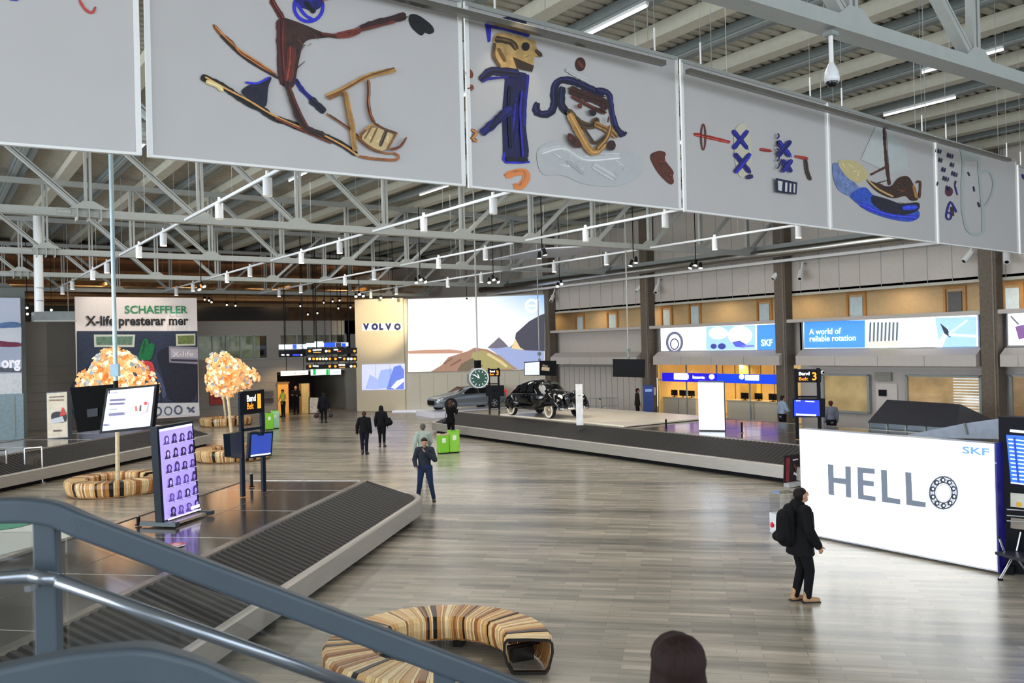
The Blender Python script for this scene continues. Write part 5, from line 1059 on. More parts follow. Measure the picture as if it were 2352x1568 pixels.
# ---- recycling bins
GRN=mat('7ac21e',.35,var=.05); GRN2=mat('8ed03a',.35); MINT=mat('a8dcb4',.35)
def bin_(p,w_,h,lab,m,top):
    t=thing('recycling_bin',lab,'bin',p,'green recycling bins'); ax=(RGT*.94+FWD*.34).normalized(); rz=atan2(ax.y,ax.x)
    mb=MB(); mb.box(p+V((0,0,h/2+.02)),(w_,w_*.8,h-.04),m,rz=rz); mb.build('body',t,bevel=.02)
    mb=MB(); mb.box(p+V((0,0,h+.02)),(w_*1.02,w_*.82,.05),top,rz=rz); mb.box(p+V((0,0,h+.05)),(w_*.4,w_*.3,.02),BLACK,rz=rz); mb.build('lid',t)
    mb=MB(); mb.box(p+V((0,0,.02)),(w_*.9,w_*.7,.04),BLACK,rz=rz); mb.build('foot',t)
    mb=MB(); mb.box(p+V((0,0,h*.72))-V((sin(-rz)*0,0,0))-FWD*.0+V((sin(rz),-cos(rz),0))*(w_*.405),(w_*.35,.01,.18),mat('e4f2d4',.4),rz=rz); mb.build('sticker',t)
p=gz(1018,1041); bin_(p,.42,.72,'squat green recycling bin with a brown and white top, left of the taller one',GRN,mat('c9a98c',.5))
p=gz(1042,1039); bin_(p,.42,.83,'taller lime green recycling bin beside the squat one',GRN2,GRN)
p=gz(619,987); bin_(p,.4,.85,'far lime green recycling bin near the passage',GRN,GRN); p=gz(632,984); bin_(p,.42,.92,'far mint green recycling bin near the passage',MINT,GRN2)
# ============================================================ RIGHT SIDE
# big HELLO light wall
XH=15.1
HB=mat('fbfcfd',.4,emit=1.45,var=0)
gh=lambda x,y: gX(x,y,XH)
y0=gX(2292,1316,XH).y; y1=gX(1842,1230,XH).y; ztp=(gX(1842,986,XH).z+gX(2292,1018,XH).z)/2
t=thing('hello_light_wall','huge glowing white light wall with the grey word hello and a bearing ring','illuminated wall',(XH,(y0+y1)/2,0))
mb=MB(); mb.box((XH+.12,(y0+y1)/2,ztp/2+.02),(.24,y1-y0,ztp-.04),mat('c9ccd2',.3,.5)); mb.box((XH+.12,y0-.02,ztp/2+.02),(.26,.03,ztp),mat('1a1466',.4,emit=.12)); mb.build('frame',t)  # dark blue end strip paints the lens colour fringe, with a faint glow
mb=MB(); mb.box((XH-.005,(y0+y1)/2,ztp/2+.03),(.01,y1-y0-.04,ztp-.08),HB); mb.build('lit_face',t)
def bear(cx,cy,rx,ry):
    it=[('o','c4cad6',[(cx,cy),(rx,ry)],4),('o','4c5260',[(cx,cy),(rx*.88,ry*.88)],4),('o','aab2c0',[(cx,cy),(rx*.72,ry*.72)],7),('o','4c5260',[(cx,cy),(rx*.56,ry*.56)],3.5),('o','a0a8b6',[(cx,cy),(rx*.46,ry*.46)],2)]
    for i in range(10):
        a_=2*pi*i/10+.3; it.append(('e','1e2634',[(cx+rx*.7*cos(a_),cy+ry*.7*sin(a_)),(6.0,6.2)])); it.append(('e','e4e8f0',[(cx+rx*.7*cos(a_)+1,cy+ry*.7*sin(a_)),(2.6,2.8)]))
    return it
GR='66707f'
def poly(*p): return ('p',GR,list(p))
it=[poly((1902,1065),(1915,1067),(1916,1096),(1943,1099),(1942,1070),(1955,1071),(1956,1143),(1944,1141),(1943,1112),(1916,1108),(1917,1137),(1904,1135)),
    poly((1970,1072),(2010,1076),(2010,1088),(1983,1086),(1984,1102),(2008,1105),(2008,1117),(1984,1114),(1985,1136),(2012,1140),(2012,1151),(1972,1145)),
    poly((2024,1078),(2038,1079),(2040,1141),(2069,1146),(2069,1158),(2027,1152)),
    poly((2080,1083),(2094,1085),(2097,1148),(2128,1153),(2127,1165),(2083,1159))]
art('hello_lettering',t,gh,it,emit=.45,toward=V((-1,0,0)),off=.012,step=.001)
art('bearing_ring',t,gh,bear(2168,1131,36,42),emit=.6,toward=V((-1,0,0)),off=.012,step=.001)
text('SKF',gh(2212,1040)+V((-.02,0,0)),(0,-1,0),(0,0,1),.17,mat('5a8ad0',.4,emit=.9),t,fit=(gh(2212,1040)-gh(2274,1044)).y,bold=.03)
art('print_lines',t,gh,[('s','e2e6ee',[(1844,1003),(2185,1025)],1.2),('s','e2e6ee',[(2185,1025),(2196,1032),(2198,1048),(2206,1055),(2290,1063)],1.2),('s','c3cad4',[(1903,1162),(2014,1178)],2.2)]+[('s','dce1e9',[(1903,1172+j*8),(2030,1186+j*8)],1.4) for j in range(5)],emit=.9,toward=V((-1,0,0)),off=.012,step=.0008)
# flight information board
pf=gz(2303,1314); nF=(FWD*.80+RGT*.60).normalized(); nF=V((.93,.37,0)).normalized()
fX=V((nF.y,-nF.x,0)); 
t=thing('flight_information_board','tall black flight information stand with blue glowing list at the right edge','information stand',pf)
zt_=gD(2300,957,pf).z
mb=MB(); mb.slab([pf,pf+fX*1.6,pf+fX*1.6+V((0,0,zt_)),pf+V((0,0,zt_))],nF,.35,mat('0e1018',.4,spec=.15)); mb.build('casing',t)
gf=lambda x,y: gP(x,y,pf-nF*.02,nF)
mb=MB(); mb.slab([gf(2322,1110),gf(2400,1118),gf(2400,1004),gf(2311,998)],-nF,.01,mat('2a5fd8',.4,emit=1.0,var=.1)); mb.build('display',t)
art('flight_list',t,gf,[('s','bfe4ff',[(2316+j*.9,1008+j*9),(2352+j,1012+j*9)],3) for j in range(11)]+[('s','123a9a',[(2330,1004),(2340,1108)],5),('s','f4f8ff',[(2322,1107),(2360,1112)],3),('s','e8ecf0',[(2320,988),(2360,992)],6)],emit=1.0,toward=-nF,off=.015,step=.002)
mb=MB(); mb.slab([gf(2321,1163),gf(2400,1170),gf(2400,1138),gf(2321,1131)],-nF,.01,mat('c3c2b6',.4,emit=.1)); mb.slab([gf(2335,1162)-nF*.012,gf(2346,1163)-nF*.012,gf(2346,1153)-nF*.012,gf(2335,1152)-nF*.012],-nF,.004,mat('e8b020',.4)); mb.build('notice',t)
mb=MB(); mb.slab([gf(2321,1212),gf(2400,1222),gf(2400,1196),gf(2322,1188)],-nF,.012,mat('8f8475',.5)); mb.build('leaflet_holder',t)
mb=MB()
for y_ in (1168,1182,1194): mb.beam(gf(2313,y_)-nF*.04,gf(2400,y_+6)-nF*.04,.03,.02,CHROME)
mb.build('shelf_rail',t)
mb=MB(); mb.slab([gf(2309,1315),gf(2330,1318),gf(2330,1298),gf(2309,1296)],-nF,.1,BLACK); mb.build('foot',t)
# airport bench seat at the right edge
pb_=gz(2290,1330); 
a=gz(2268,1252,.45)
_a=gz(2268,1256,.44); _b=gz(2352,1279,.44); sd=(_b-_a).normalized()
base=gz(2268,1256,.44); bz=V((base.x,base.y,0))-FWD*.3; bd=V((-sd.y,sd.x,0)); bd=bd if bd.dot(RGT)>0 else -bd
t=thing('waiting_seat_row','steel and black row of waiting seats entering at the right edge','seating',bz)
mb=MB(); mb.slab([bz+V((0,0,.44))+bd*-.05,bz+sd*2.2+V((0,0,.44))-bd*.05,bz+sd*2.2+V((0,0,.42))+bd*.42,bz+V((0,0,.42))+bd*.42],(0,0,-1),.05,mat('2a2a36',.35)); mb.build('seat',t)
for k_ in (.15,1.8):
    q=bz+sd*k_; mb=MB(); mb.tube(q-bd*.1+V((0,0,.02)),q+bd*.2+V((0,0,.4)),.02,CHROME); mb.tube(q+bd*.5+V((0,0,.02)),q+bd*.2+V((0,0,.4)),.02,CHROME); mb.tube(q-bd*.1,q-bd*.1+V((0,0,.03)),.04,BLACK); mb.tube(q+bd*.5,q+bd*.5+V((0,0,.03)),.04,BLACK); mb.build('leg',t)
for k_ in (.05,.6,1.2):
    q=bz+sd*k_; mb=MB(); mb.tube(q+bd*.1+V((0,0,.43)),q+bd*.0+V((0,0,.68)),.016,CHROME); mb.tube(q+bd*.35+V((0,0,.43)),q+bd*.45+V((0,0,.75)),.016,CHROME); mb.ball(q+bd*.45+V((0,0,.75)),.022,BLACK,n=8,k=6); mb.ball(q+V((0,0,.68)),.022,BLACK,n=8,k=6); mb.build('armrest',t)
mb=MB(); mb.beam(bz+bd*.2+V((0,0,.38)),bz+sd*2.2+bd*.2+V((0,0,.38)),.05,.05,CHROME); mb.build('beam',t)
# acrylic display box, red poster stand, floor hatch
p=gz(1812,1228); t=thing('acrylic_display_box','clear acrylic display box on a white base left of the backpacker','display case',p); g=lambda x,y:gD(x,y,p)
wd=.5; z1=g(1812,1134).z; zw=g(1812,1182).z; ex=(RGT*.95+FWD*.3).normalized(); rz=atan2(ex.y,ex.x); p=p+FWD*.22
mb=MB(); mb.box(p+V((0,0,zw/2)),(wd,.4,zw),mat('e2e6f0',.3),rz=rz); mb.build('base',t)
mb=MB(); mb.box(p+V((0,0,(zw+z1)/2)),(wd,.4,z1-zw),GLASS,rz=rz); mb.build('clear_hood',t)
mb=MB(); ey=V((-ex.y,ex.x,0))
cs=[p+ex*(sx_*wd/2)+ey*(sy_*.2) for sx_,sy_ in ((-1,-1),(1,-1),(1,1),(-1,1))]
for q in cs: mb.tube(q+V((0,0,zw)),q+V((0,0,z1)),.006,STEELD,n=6)
for q,r_ in zip(cs,cs[1:]+cs[:1]): mb.tube(q+V((0,0,z1)),r_+V((0,0,z1)),.006,STEELD,n=6)
mb.build('hood_edge',t)
p=gz(1817,1116); t=thing('poster_easel','small slanted stand with a dark red poster beside the hello wall','poster stand',p); pn=(FWD*.95-RGT*.3).normalized(); g=lambda x,y:gP(x,y,p,pn)
mb=MB(); mb.slab([g(1801,1110),g(1838,1104),g(1838,1042),g(1802,1046)],pn,.04,mat('23161a',.3)); mb.build('board',t); art('poster_picture',t,g,[('p','7c2028',[(1804,1052),(1814,1050),(1812,1105),(1804,1107)]),('s','c8c4c4',[(1820,1056),(1832,1054)],3),('s','d8d8d8',[(1822,1086),(1834,1092)],5),('s','5a2a2a',[(1822,1066),(1830,1080)],5)],toward=-pn,off=.01,step=.003); mb=MB(); mb.slab([g(1800,1117),g(1839,1110),g(1839,1103),g(1800,1109)],-pn,.25,mat('cfd2d6',.3,.4)); mb.build('foot',t)
p=gz(1795,1283); mb=MB(); 
q=[gz(1771,1277,.004),gz(1814,1275,.004),gz(1823,1288,.004),gz(1780,1289,.004)]; mb.slab([V(v) for v in q],(0,0,-1),.004,mat('77756f',.6)); o=mb.build('floor_hatch'); tag(o,'grey rectangular floor mat left of the backpacker','floor hatch')
# floor decal and pale area at the far left
q=[gz(x,y,.006) for x,y in ((-60,1290),(150,1235),(210,1215),(60,1180),(-120,1190))]
mb=MB(); mb.slab(q,(0,0,-1),.004,mat('c9cdc6',.35,var=.04)); o=mb.build('floor_sheet'); tag(o,'large white floor graphic behind the left end of the near carousel','floor graphic')
cc=gz(0,1205,.012); mb=MB(); mb.lathe(cc,[(.0,0),(.72,0)],mat('3f8f6c',.35,var=.1),n=32); mb.lathe(cc,[(.72,0),(.76,0)],mat('2b4f48',.4),n=32); o=mb.build('floor_disc'); tag(o,'green round disc printed on the white floor graphic','floor graphic')
# white light tower on the right carousel
p=gz(1658,989,ZI); wn=(FWD*.93+RGT*.36).normalized(); g=lambda x,y:gP(x,y,p,wn)
t=thing('light_tower','blank bluish-white glowing display tower on the right carousel','illuminated column',p)
zb=ZI; tl=g(1603,875); tr=g(1662,876); 
A0=V((tl.x,tl.y,0)); B0=V((tr.x,tr.y,0))
mb=MB(); mb.slab([A0+V((0,0,zb)),B0+V((0,0,zb)),B0+V((0,0,tr.z)),A0+V((0,0,tl.z))],wn,.3,mat('23303a',.3)); mb.build('casing',t)
mb=MB(); mb.slab([A0+V((0,0,zb+.03))-wn*.01,B0+V((0,0,zb+.03))-wn*.01,B0+V((0,0,tr.z-.04))-wn*.01,A0+V((0,0,tl.z-.04))-wn*.01],-wn,.01,mat('dfe8fa',.4,emit=1.1,var=.03,scale=1)); mb.build('lit_face',t)
# slim white pillar by the vintage car
p=gz(1332,976,ZI); g=lambda x,y:gD(x,y,p); mb=MB(); z1=g(1330,882).z; mb.box(p+V((0,0,(z1-ZI)/2)),(.27,.12,z1-ZI),mat('e9e7e6',.35),rz=-.6); o=mb.build('info_pillar',bevel=.01); tag(o,'slim white information pillar right of the vintage car','pillar'); mb=MB(); mb.box(p+V((0,0,(z1-ZI)*.72))-FWD*.065,(.1,.01,.03),SLATE,rz=-.6); mb.build('plate',o)
# blue totem, trolleys
p=gX(1490,957,XW-1.0); p.z=0; g=lambda x,y:gD(x,y,p); z1=g(1490,884).z; mb=MB(); mb.box((p.x,p.y,z1/2),(.5,.3,z1),mat('2c4a9c',.35,var=.05),rz=-.6); o=mb.build('blue_totem',bevel=.01); tag(o,'tall blue self-service totem before the concrete column','totem'); mb=MB(); mb.box(V((p.x,p.y,z1*.85))-FWD*.16,(.36,.01,.15),mat('8fb0ea',.4,emit=.3),rz=-.6); mb.build('display',o)
def trolley(p,lab,rz):
    t=thing('luggage_trolley',lab,'trolley',p); X=V((cos(rz),sin(rz),0)); Y=V((-sin(rz),cos(rz),0)); Z=V((0,0,1)); P_=lambda x,y,z: p+X*x+Y*y+Z*z
    mb=MB(); mb.path([P_(-.45,-.28,.12),P_(.5,-.28,.16),P_(.5,.28,.16),P_(-.45,.28,.12)],.018,CHROME); mb.path([P_(.45,-.28,.16),P_(.55,-.28,1.0),P_(.55,.28,1.0),P_(.45,.28,.16)],.018,CHROME); mb.path([P_(.5,-.28,.5),P_(.2,-.25,.62),P_(.2,.25,.62),P_(.5,.28,.5)],.012,CHROME); mb.build('frame',t)
    mb=MB(); mb.tube(P_(.56,-.26,1.02),P_(.56,.26,1.02),.03,BLACK); mb.build('handle',t)
    mb=MB(); mb.box(P_(0,0,.16),(.8,.5,.02),mat('8f8f8f',.4,.5),ax=(X,Y,Z)); mb.build('tray',t)
    for (x,y) in ((-.42,0),(.45,-.26),(.45,.26)): mb=MB(); mb.tube(P_(x,y-.025,.07),P_(x,y+.025,.07),.07,BLACK); mb.build('wheel',t)
trolley(gz(1362,961),'chrome luggage trolley just right of the white pillar',2.2); trolley(gz(1402,958),'second chrome luggage trolley beside the pale corrugated wall',2.6)
mb=MB(); a=gz(1340,952); b_=gz(1462,950); 
for i in range(5): q=a+(b_-a)*(i/4); mb.tube(q,q+V((0,0,.95)),.025,STEEL,n=8)
mb.tube(a+V((0,0,.95)),b_+V((0,0,.95)),.025,STEEL,n=8); mb.tube(a+V((0,0,.5)),b_+V((0,0,.5)),.02,STEEL,n=8); o=mb.build('guard_rail'); tag(o,'thin grey guard rail before the pale corrugated wall','railing')
# dark chute housing and slanted grey cover behind the hello wall
t=thing('baggage_chute','dark baggage chute housing with a sloping top and grey glass sides','baggage chute',gX(2050,990,27))
a=gX(1992,962,27); b_=gX(2168,968,27); z1=gX(1996,932,27).z
y1,y0=a.y,b_.y
mb=MB(); mb.add([(27,y1,1.15),(27,y0-.4,1.15),(28.2,y0+.1,z1+.1),(28.2,y1,z1+.15),(29.5,y1,1.2),(29.5,y0-.4,1.2)],[(0,1,2,3),(3,2,5,4),(0,3,4),(1,5,2)],mat('2a2b33',.5)); mb.build('sloping_top',t)
mb=MB(); mb.box((28.1,(y0+y1)/2-.2,.58),(2,y1-y0+.3,1.12),mat('5b6670',.25,.2)); 
for i in range(5): mb.box((27.08,y0+(y1-y0)*i/4,.58),(.05,.05,1.12),STEELD)
mb.build('glazed_side',t)
t=thing('sloping_cover','long sloping light grey cover rising toward the flight board','ramp cover',gX(2200,1010,20))
Q=[gX(2050,1000,22),gX(2292,990,20),gX(2292,958,20),gX(2190,972,21),gX(2110,990,22)]
mb=MB(); a,b_,c_,d_,e_=[(2060,1003),(2293,1008),(2293,961),(2215,972),(2130,989)]
X2=19.5; mb.slab([gX(*a,X2),gX(*b_,X2),gX(*c_,X2),gX(*d_,X2),gX(*e_,X2)],(1,0,.0),.9,mat('8a94a4',.35,.1)); mb.build('cover_sheet',t)
mb=MB(); q=gX(2222,997,X2); r_=gX(2216,971,X2); mb.beam(q-V((.02,0,0)),r_-V((.02,0,0)),.05,.04,SLATE); q=gX(2293,1006,X2); mb.box((X2+.45,q.y+1.5,.6),(.6,4,1.2),SLATE); mb.build('support',t)
# ============================================================ CARS
def car_body(name, stations, secf, m, t, n=None):
    mb=MB(); rings=[secf(*s) for s in stations]; k=len(rings[0]); vs_=[p for r_ in rings for p in r_]
    fs=[(i*k+j,i*k+j+1,(i+1)*k+j+1,(i+1)*k+j) for i in range(len(rings)-1) for j in range(k-1)]
    mb.add(vs_,fs,m); mb.face(rings[0],m); mb.face(rings[-1],m)
    o=mb.build(name,t,smooth=True); s=o.modifiers.new('s','SUBSURF'); s.levels=1; s.render_levels=1; return o
def place(t,c,rz,sc=1.0,pitch=0.0):
    # everything was modelled around the origin; move the root
    t.location=c; t.rotation_euler=(0,pitch,rz); t.scale=(sc,sc,sc)
def wheel(t,x,y,r,wd,white=False,side=1,alloy=True):
    w_=bpy.data.objects.new('wheel',None)
    mb=MB(); mb.lathe((x,y,r),[(r*.62,-wd/2),(r*.92,-wd/2),(r,-wd*.35),(r,wd*.35),(r*.92,wd/2),(r*.62,wd/2)],mat('15151a',.6),n=28,axis=(0,side,0)); o=mb.build('wheel',t)
    if white: mb=MB(); mb.lathe((x,y+side*(wd/2+.004),r),[(r*.64,0),(r*.88,0)],mat('e9e0cc',.5),n=28,axis=(0,side,0)); mb.build('whitewall',o)
    mb=MB()
    if alloy:
        for i in range(5):
            a_=2*pi*i/5; mb.beam((x,y+side*wd*.45,r),(x+r*.6*cos(a_),y+side*wd*.48,r+r*.6*sin(a_)),.07,.03,mat('b9bcc0',.3,.7),up=V((0,1,0)))
        mb.lathe((x,y+side*wd*.48,r),[(r*.56,0),(r*.64,0)],mat('b9bcc0',.3,.7),n=24,axis=(0,side,0))
        mb.lathe((x,y+side*wd*.3,r),[(0,0),(r*.6,0)],BLACK,n=24,axis=(0,side,0))
    else:
        mb.lathe((x,y+side*wd*.4,r),[(0,.05),(r*.25,.05),(r*.34,.01),(r*.62,.03),(r*.66,.0)],mat('b9a98c',.3,.5),n=24,axis=(0,side,0)); mb.lathe((x,y+side*(wd*.4+.05),r),[(0,.02),(r*.2,.01),(r*.24,-.01)],CHROME,n=16,axis=(0,side,0))
    mb.build('hubcap',o)
# --- silver estate car
t=thing('silver_estate_car','silver grey modern estate car on the plinth behind the clock','car',(0,0,0))
SIL=mat('8a949c',.2,.6,var=.03); DG=mat('16181c',.08,var=0)
def sec(x,zb,zbelt,zr,w_,wr):
    h=[(0,zb),(w_*.8,zb),(w_*.97,zb+.12),(w_,zb+.35),(w_*.99,zbelt-.12),(w_*.95,zbelt)]
    h+= [(wr+(w_*.95-wr)*.15,zbelt+(zr-zbelt)*.75),(wr*.88,zr-.03*(1 if zr>zbelt+.1 else .3)),(wr*.5,zr),(0,zr)]
    L=[V((x,y,z)) for y,z in h]; R_=[V((x,-y,z)) for y,z in reversed(h[1:-1])]
    return L+R_+[L[0]]
st=[(2.42,.35,.62,.66,.62,.5),(2.36,.22,.72,.78,.8,.62),(2.0,.2,.80,.88,.89,.7),(1.3,.2,.90,.98,.92,.74),(1.02,.2,.93,1.03,.93,.76),(.35,.2,.97,1.37,.93,.62),(-.2,.2,.98,1.45,.93,.64),(-1.0,.2,1.0,1.44,.93,.63),(-1.75,.22,1.02,1.38,.92,.6),(-2.15,.26,1.02,1.22,.88,.6),(-2.4,.32,.98,1.02,.8,.6),(-2.47,.4,.8,.84,.7,.55)]
car_body('body',st,sec,SIL,t)
for sd_ in (1,-1):
    for (x0,x1,x2,x3,nm) in ((.72,.12,-.35,-.35,'front_side_window'),(-.42,-.42,-1.15,-1.15,'rear_side_window'),(-1.22,-1.22,-1.95,-1.7,'cargo_window')):
        y_=lambda z:(.93-.27*((z-.98)/.42))*sd_
        mb=MB(); mb.face([V((x0,y_(1.0)+.012*sd_,1.0)),V((x2,y_(1.0)+.012*sd_,1.0)),V((x3,y_(1.32)+.03*sd_,1.33)),V((x1,y_(1.32)+.03*sd_,1.33))],DG); mb.build(nm,t)
    for x in (1.5,-1.45):
        mb=MB(); mb.lathe((x,sd_*.915,.36),[(.30,0),(.42,0.015),(.43,0)],mat('16181b',.5),n=24,axis=(0,sd_,0)); mb.lathe((x,sd_*.91,.36),[(0,0),(.40,0)],BLACK,n=24,axis=(0,sd_,0)); mb.build('wheel_arch',t); wheel(t,x,sd_*.86,.35,.22,side=sd_)
    mb=MB(); mb.ball((2.22,sd_*.66,.68),.12,mat('dfe4ea',.1,emit=.3),sc=(1,1.3,.6)); mb.build('headlamp',t)
    mb=MB(); mb.box((-2.36,sd_*.72,.95),(.1,.16,.34),mat('c81f26',.3,emit=.7)); mb.build('tail_lamp',t)
    mb=MB(); mb.ball((.72,sd_*1.02,1.02),.11,SIL,sc=(.8,1,.6)); mb.build('door_mirror',t)
mb=MB(); mb.slab([V((1.0,-.6,1.05)),V((1.0,.6,1.05)),V((.42,.5,1.4)),V((.42,-.5,1.4))],(-.5,0,-.8),.01,DG); mb.build('windscreen',t)
mb=MB(); mb.box((2.42,0,.5),(.08,.9,.28),BLACK); mb.build('grille',t)
a=gz(1019,944,.3); b_=gz(1121,938,.3); 
dirc=(a-b_).normalized(); rzc=atan2(dirc.y,dirc.x)+.06; L_=(a-b_).length; 
scc=L_/2.95; ccen=(a+b_)/2+FWD*.86*scc
print('estate',scc,[round(x,2) for x in ccen],'walldist',(ccen-VA).dot(nv), 'angle',math.degrees(rzc))
ZP=.3
place(t,V((ccen.x,ccen.y,ZP)),rzc,scc)
PLE=V((ccen.x,ccen.y,0))-nv*.5; plinth(PLE,rzc,5.3,2.7,'low pale glowing plinth under the silver estate car by the display wall',z0=0,h=ZP,m=mat('dcdce8',.3,emit=.1,var=.02))
# --- black vintage car
t=thing('vintage_car','glossy black rounded vintage car with cream whitewall tyres','car',(0,0,0))
BLK=mat('07080c',.06,0,var=0,spec=.8)
def sec2(x,zb,zbelt,zr,w_,wr):
    h=[(0,zb),(w_*.7,zb),(w_*.9,zb+.1),(w_,zb+.3),(w_,zbelt-.08),(w_*.94,zbelt+.02)]
    h+=[((w_*.94+wr)/2*1.0+.04,zbelt+(zr-zbelt)*.6),(wr*.86,zr-.06*(zr-zbelt+.2)),(wr*.45,zr),(0,zr)]
    L=[V((x,y,z)) for y,z in h]; R_=[V((x,-y,z)) for y,z in reversed(h[1:-1])]
    return L+R_+[L[0]]
st=[(2.0,.38,.85,.98,.22,.12),(1.92,.35,.92,1.06,.33,.2),(1.5,.33,.95,1.10,.42,.28),(.95,.32,.98,1.14,.56,.36),(.72,.32,1.0,1.18,.70,.48),(.42,.32,1.02,1.47,.78,.52),(.05,.32,1.03,1.57,.80,.55),(-.5,.32,1.03,1.58,.80,.55),(-1.05,.33,1.02,1.47,.79,.5),(-1.5,.34,.98,1.24,.76,.46),(-1.85,.36,.85,.96,.68,.45),(-2.08,.42,.65,.70,.52,.36)]
car_body('body',st,sec2,BLK,t)
for sd_ in (1,-1):
    mb=MB(); pts=[(2.12,.42,.1,.16),(2.02,.60,.26,.2),(1.75,.70,.38,.22),(1.35,.72,.40,.22),(1.0,.62,.34,.2),(.7,.48,.2,.17),(.3,.36,.06,.12)]
    rings=[]
    for (x,zc,hz,wy) in pts: rings.append([V((x,sd_*(.66+wy*cos(2*pi*i/14)),zc+hz*sin(2*pi*i/14)*(.62 if sin(2*pi*i/14)<0 else 1))) for i in range(14)])
    k=14; mb.add([p for r_ in rings for p in r_],[(i*k+j,i*k+(j+1)%k,(i+1)*k+(j+1)%k,(i+1)*k+j) for i in range(len(rings)-1) for j in range(k)],BLK); mb.face(rings[0],BLK); mb.build('front_fender',t,smooth=True)
    mb=MB(); mb.ball((-1.42,sd_*.72,.55),.5,BLK,sc=(1.15,.36,.72),n=18,k=12); mb.build('rear_fender',t,smooth=True)
    mb=MB(); mb.beam((.5,sd_*.8,.36),(-.95,sd_*.82,.36),.16,.06,BLK); mb.beam((.5,sd_*.885,.37),(-.95,sd_*.9,.37),.01,.03,CHROME); mb.build('running_board',t)
    wheel(t,1.38,sd_*.70,.34,.17,True,sd_,False); wheel(t,-1.38,sd_*.74,.34,.17,True,sd_,False)
    mb=MB(); mb.lathe((1.88,sd_*.56,.90),[(.02,.06),(.11,.05),(.13,.0),(.11,-.1),(.03,-.2)],CHROME,n=18,axis=(1,0,.05)); mb.lathe((1.945,sd_*.56,.90),[(0,.01),(.1,0)],mat('fff4dc',.1,emit=.8,var=0),n=18,axis=(1,0,.05)); mb.build('headlamp',t,smooth=True)
    def yy(z): return sd_*(.77-.22*((z-1.03)/.5))
    for (A4,nm,mm) in (([(.33,1.08),(-.18,1.08),(-.18,1.42),(.12,1.42)],'front_side_window',DG),([(-.26,1.08),(-.72,1.08),(-.70,1.42),(-.26,1.43)],'rear_side_window',DG),([(-.80,1.1),(-1.12,1.1),(-1.0,1.32),(-.78,1.38)],'quarter_window',DG)):
        mb=MB(); mb.face([V((x,yy(z)+sd_*.045,z)) for x,z in A4],mm); mb.build(nm,t)
    mb=MB(); mb.beam((.6,sd_*.815,1.0),(-1.4,sd_*.80,.97),.012,.02,CHROME); mb.build('waist_trim',t)
    mb=MB(); mb.beam((-.1,sd_*.84,.92),(-.22,sd_*.84,.92),.02,.025,CHROME); mb.build('door_handle',t)
    mb=MB(); mb.face([V((.66,sd_*.03,1.17)),V((.60,sd_*.56,1.15)),V((.40,sd_*.47,1.44)),V((.44,sd_*.03,1.47))],mat('5c645c',.06,var=.1)); mb.build('windscreen_half',t)
mb=MB()
for i in range(-4,5): mb.beam((2.03-abs(i)*.012,i*.045,.42),(1.93-abs(i)*.012,i*.04,.99),.012,.02,CHROME)
mb.build('grille',t)
mb=MB(); mb.path([V((2.05,-.82,.42)),V((2.2,-.4,.42)),V((2.22,.4,.42)),V((2.05,.82,.42))],.045,CHROME,n=10); mb.beam((2.0,-.3,.42),(2.2,-.3,.42),.05,.05,CHROME); mb.beam((2.0,.3,.42),(2.2,.3,.42),.05,.05,CHROME); mb.build('front_bumper',t,smooth=True)
mb=MB(); mb.path([V((-2.0,-.7,.42)),V((-2.18,-.3,.42)),V((-2.18,.3,.42)),V((-2.0,.7,.42))],.045,CHROME,n=10); mb.build('rear_bumper',t,smooth=True)
mb=MB(); mb.beam((1.95,0,1.07),(.75,0,1.19),.02,.03,CHROME); mb.build('bonnet_strip',t)
ZV=1.03; a=gz(1263,961,ZV); b_=gz(1178,953,ZV); dirc=(a-b_).normalized(); rzv=atan2(dirc.y,dirc.x); scv=max(.95,min(1.2,(a-b_).length/2.76)); print('vintage',scv,rzv,a,b_)
cc=(a+b_)/2; left=V((-sin(rzv),cos(rzv),0)); left = left if left.dot(FWD)>0 else -left
cc=cc+left*.72*scv; place(t,V((cc.x,cc.y,ZV)),rzv,scv)
plinth(V((24.1,28.6,0)),0,5.0,8.4,'thin bright plinth carrying the black vintage car',h=ZV-ZI,m=mat('e9dfcc',.25,var=.02))
# ============================================================ STAIR RAILING IN THE FOREGROUND
RAIL=mat('444f58',.42,.1,var=.04,spec=.35); RAIL2=mat('8b9199',.22,.8,var=.05)
def at(x,y,D): d=ray(x,y); return EYE+d*(D/d.dot(FWD)*1.0)
t=thing('stair_railing','blue-grey steel stair railing with glass and tube handrail across the lower left','railing',at(110,1500,3.0))
P1=[at(-120,1176,3.0),at(60,1170,3.0),at(128,1178,3.0),at(190,1207,3.0),at(1180,1583,3.35),at(1500,1712,3.5)]
mb=MB()
def bar(mb,pts,hh,dd_,m):
    # round the corners, then sweep one mitred profile
    q=[pts[0]]
    for a,b_,c_ in zip(pts,pts[1:],pts[2:]):
        l=min((b_-a).length,(c_-b_).length)*.35; p0=b_+(a-b_).normalized()*l; p1=b_+(c_-b_).normalized()*l
        for i in range(7): f=i/6; q.append(p0*(1-f)**2+b_*(2*f*(1-f))+p1*f*f)
    q.append(pts[-1]); k=len(q); vs_=[]
    for i,p in enumerate(q):
        T_=(q[min(i+1,k-1)]-q[max(i-1,0)]).normalized(); S_=T_.cross(V((0,0,1))).normalized(); U_=S_.cross(T_)
        for sx_,sy_ in ((-1,-.8),(-.8,-1),(.8,-1),(1,-.8),(1,.8),(.8,1),(-.8,1),(-1,.8)): vs_.append(p+S_*(dd_/2*sx_)+U_*(hh/2*sy_))
    mb.add(vs_,[(i*8+j,i*8+(j+1)%8,(i+1)*8+(j+1)%8,(i+1)*8+j) for i in range(k-1) for j in range(8)],m)
bar(mb,P1,.085,.06,RAIL); mb.build('top_rail',t,bevel=.01)
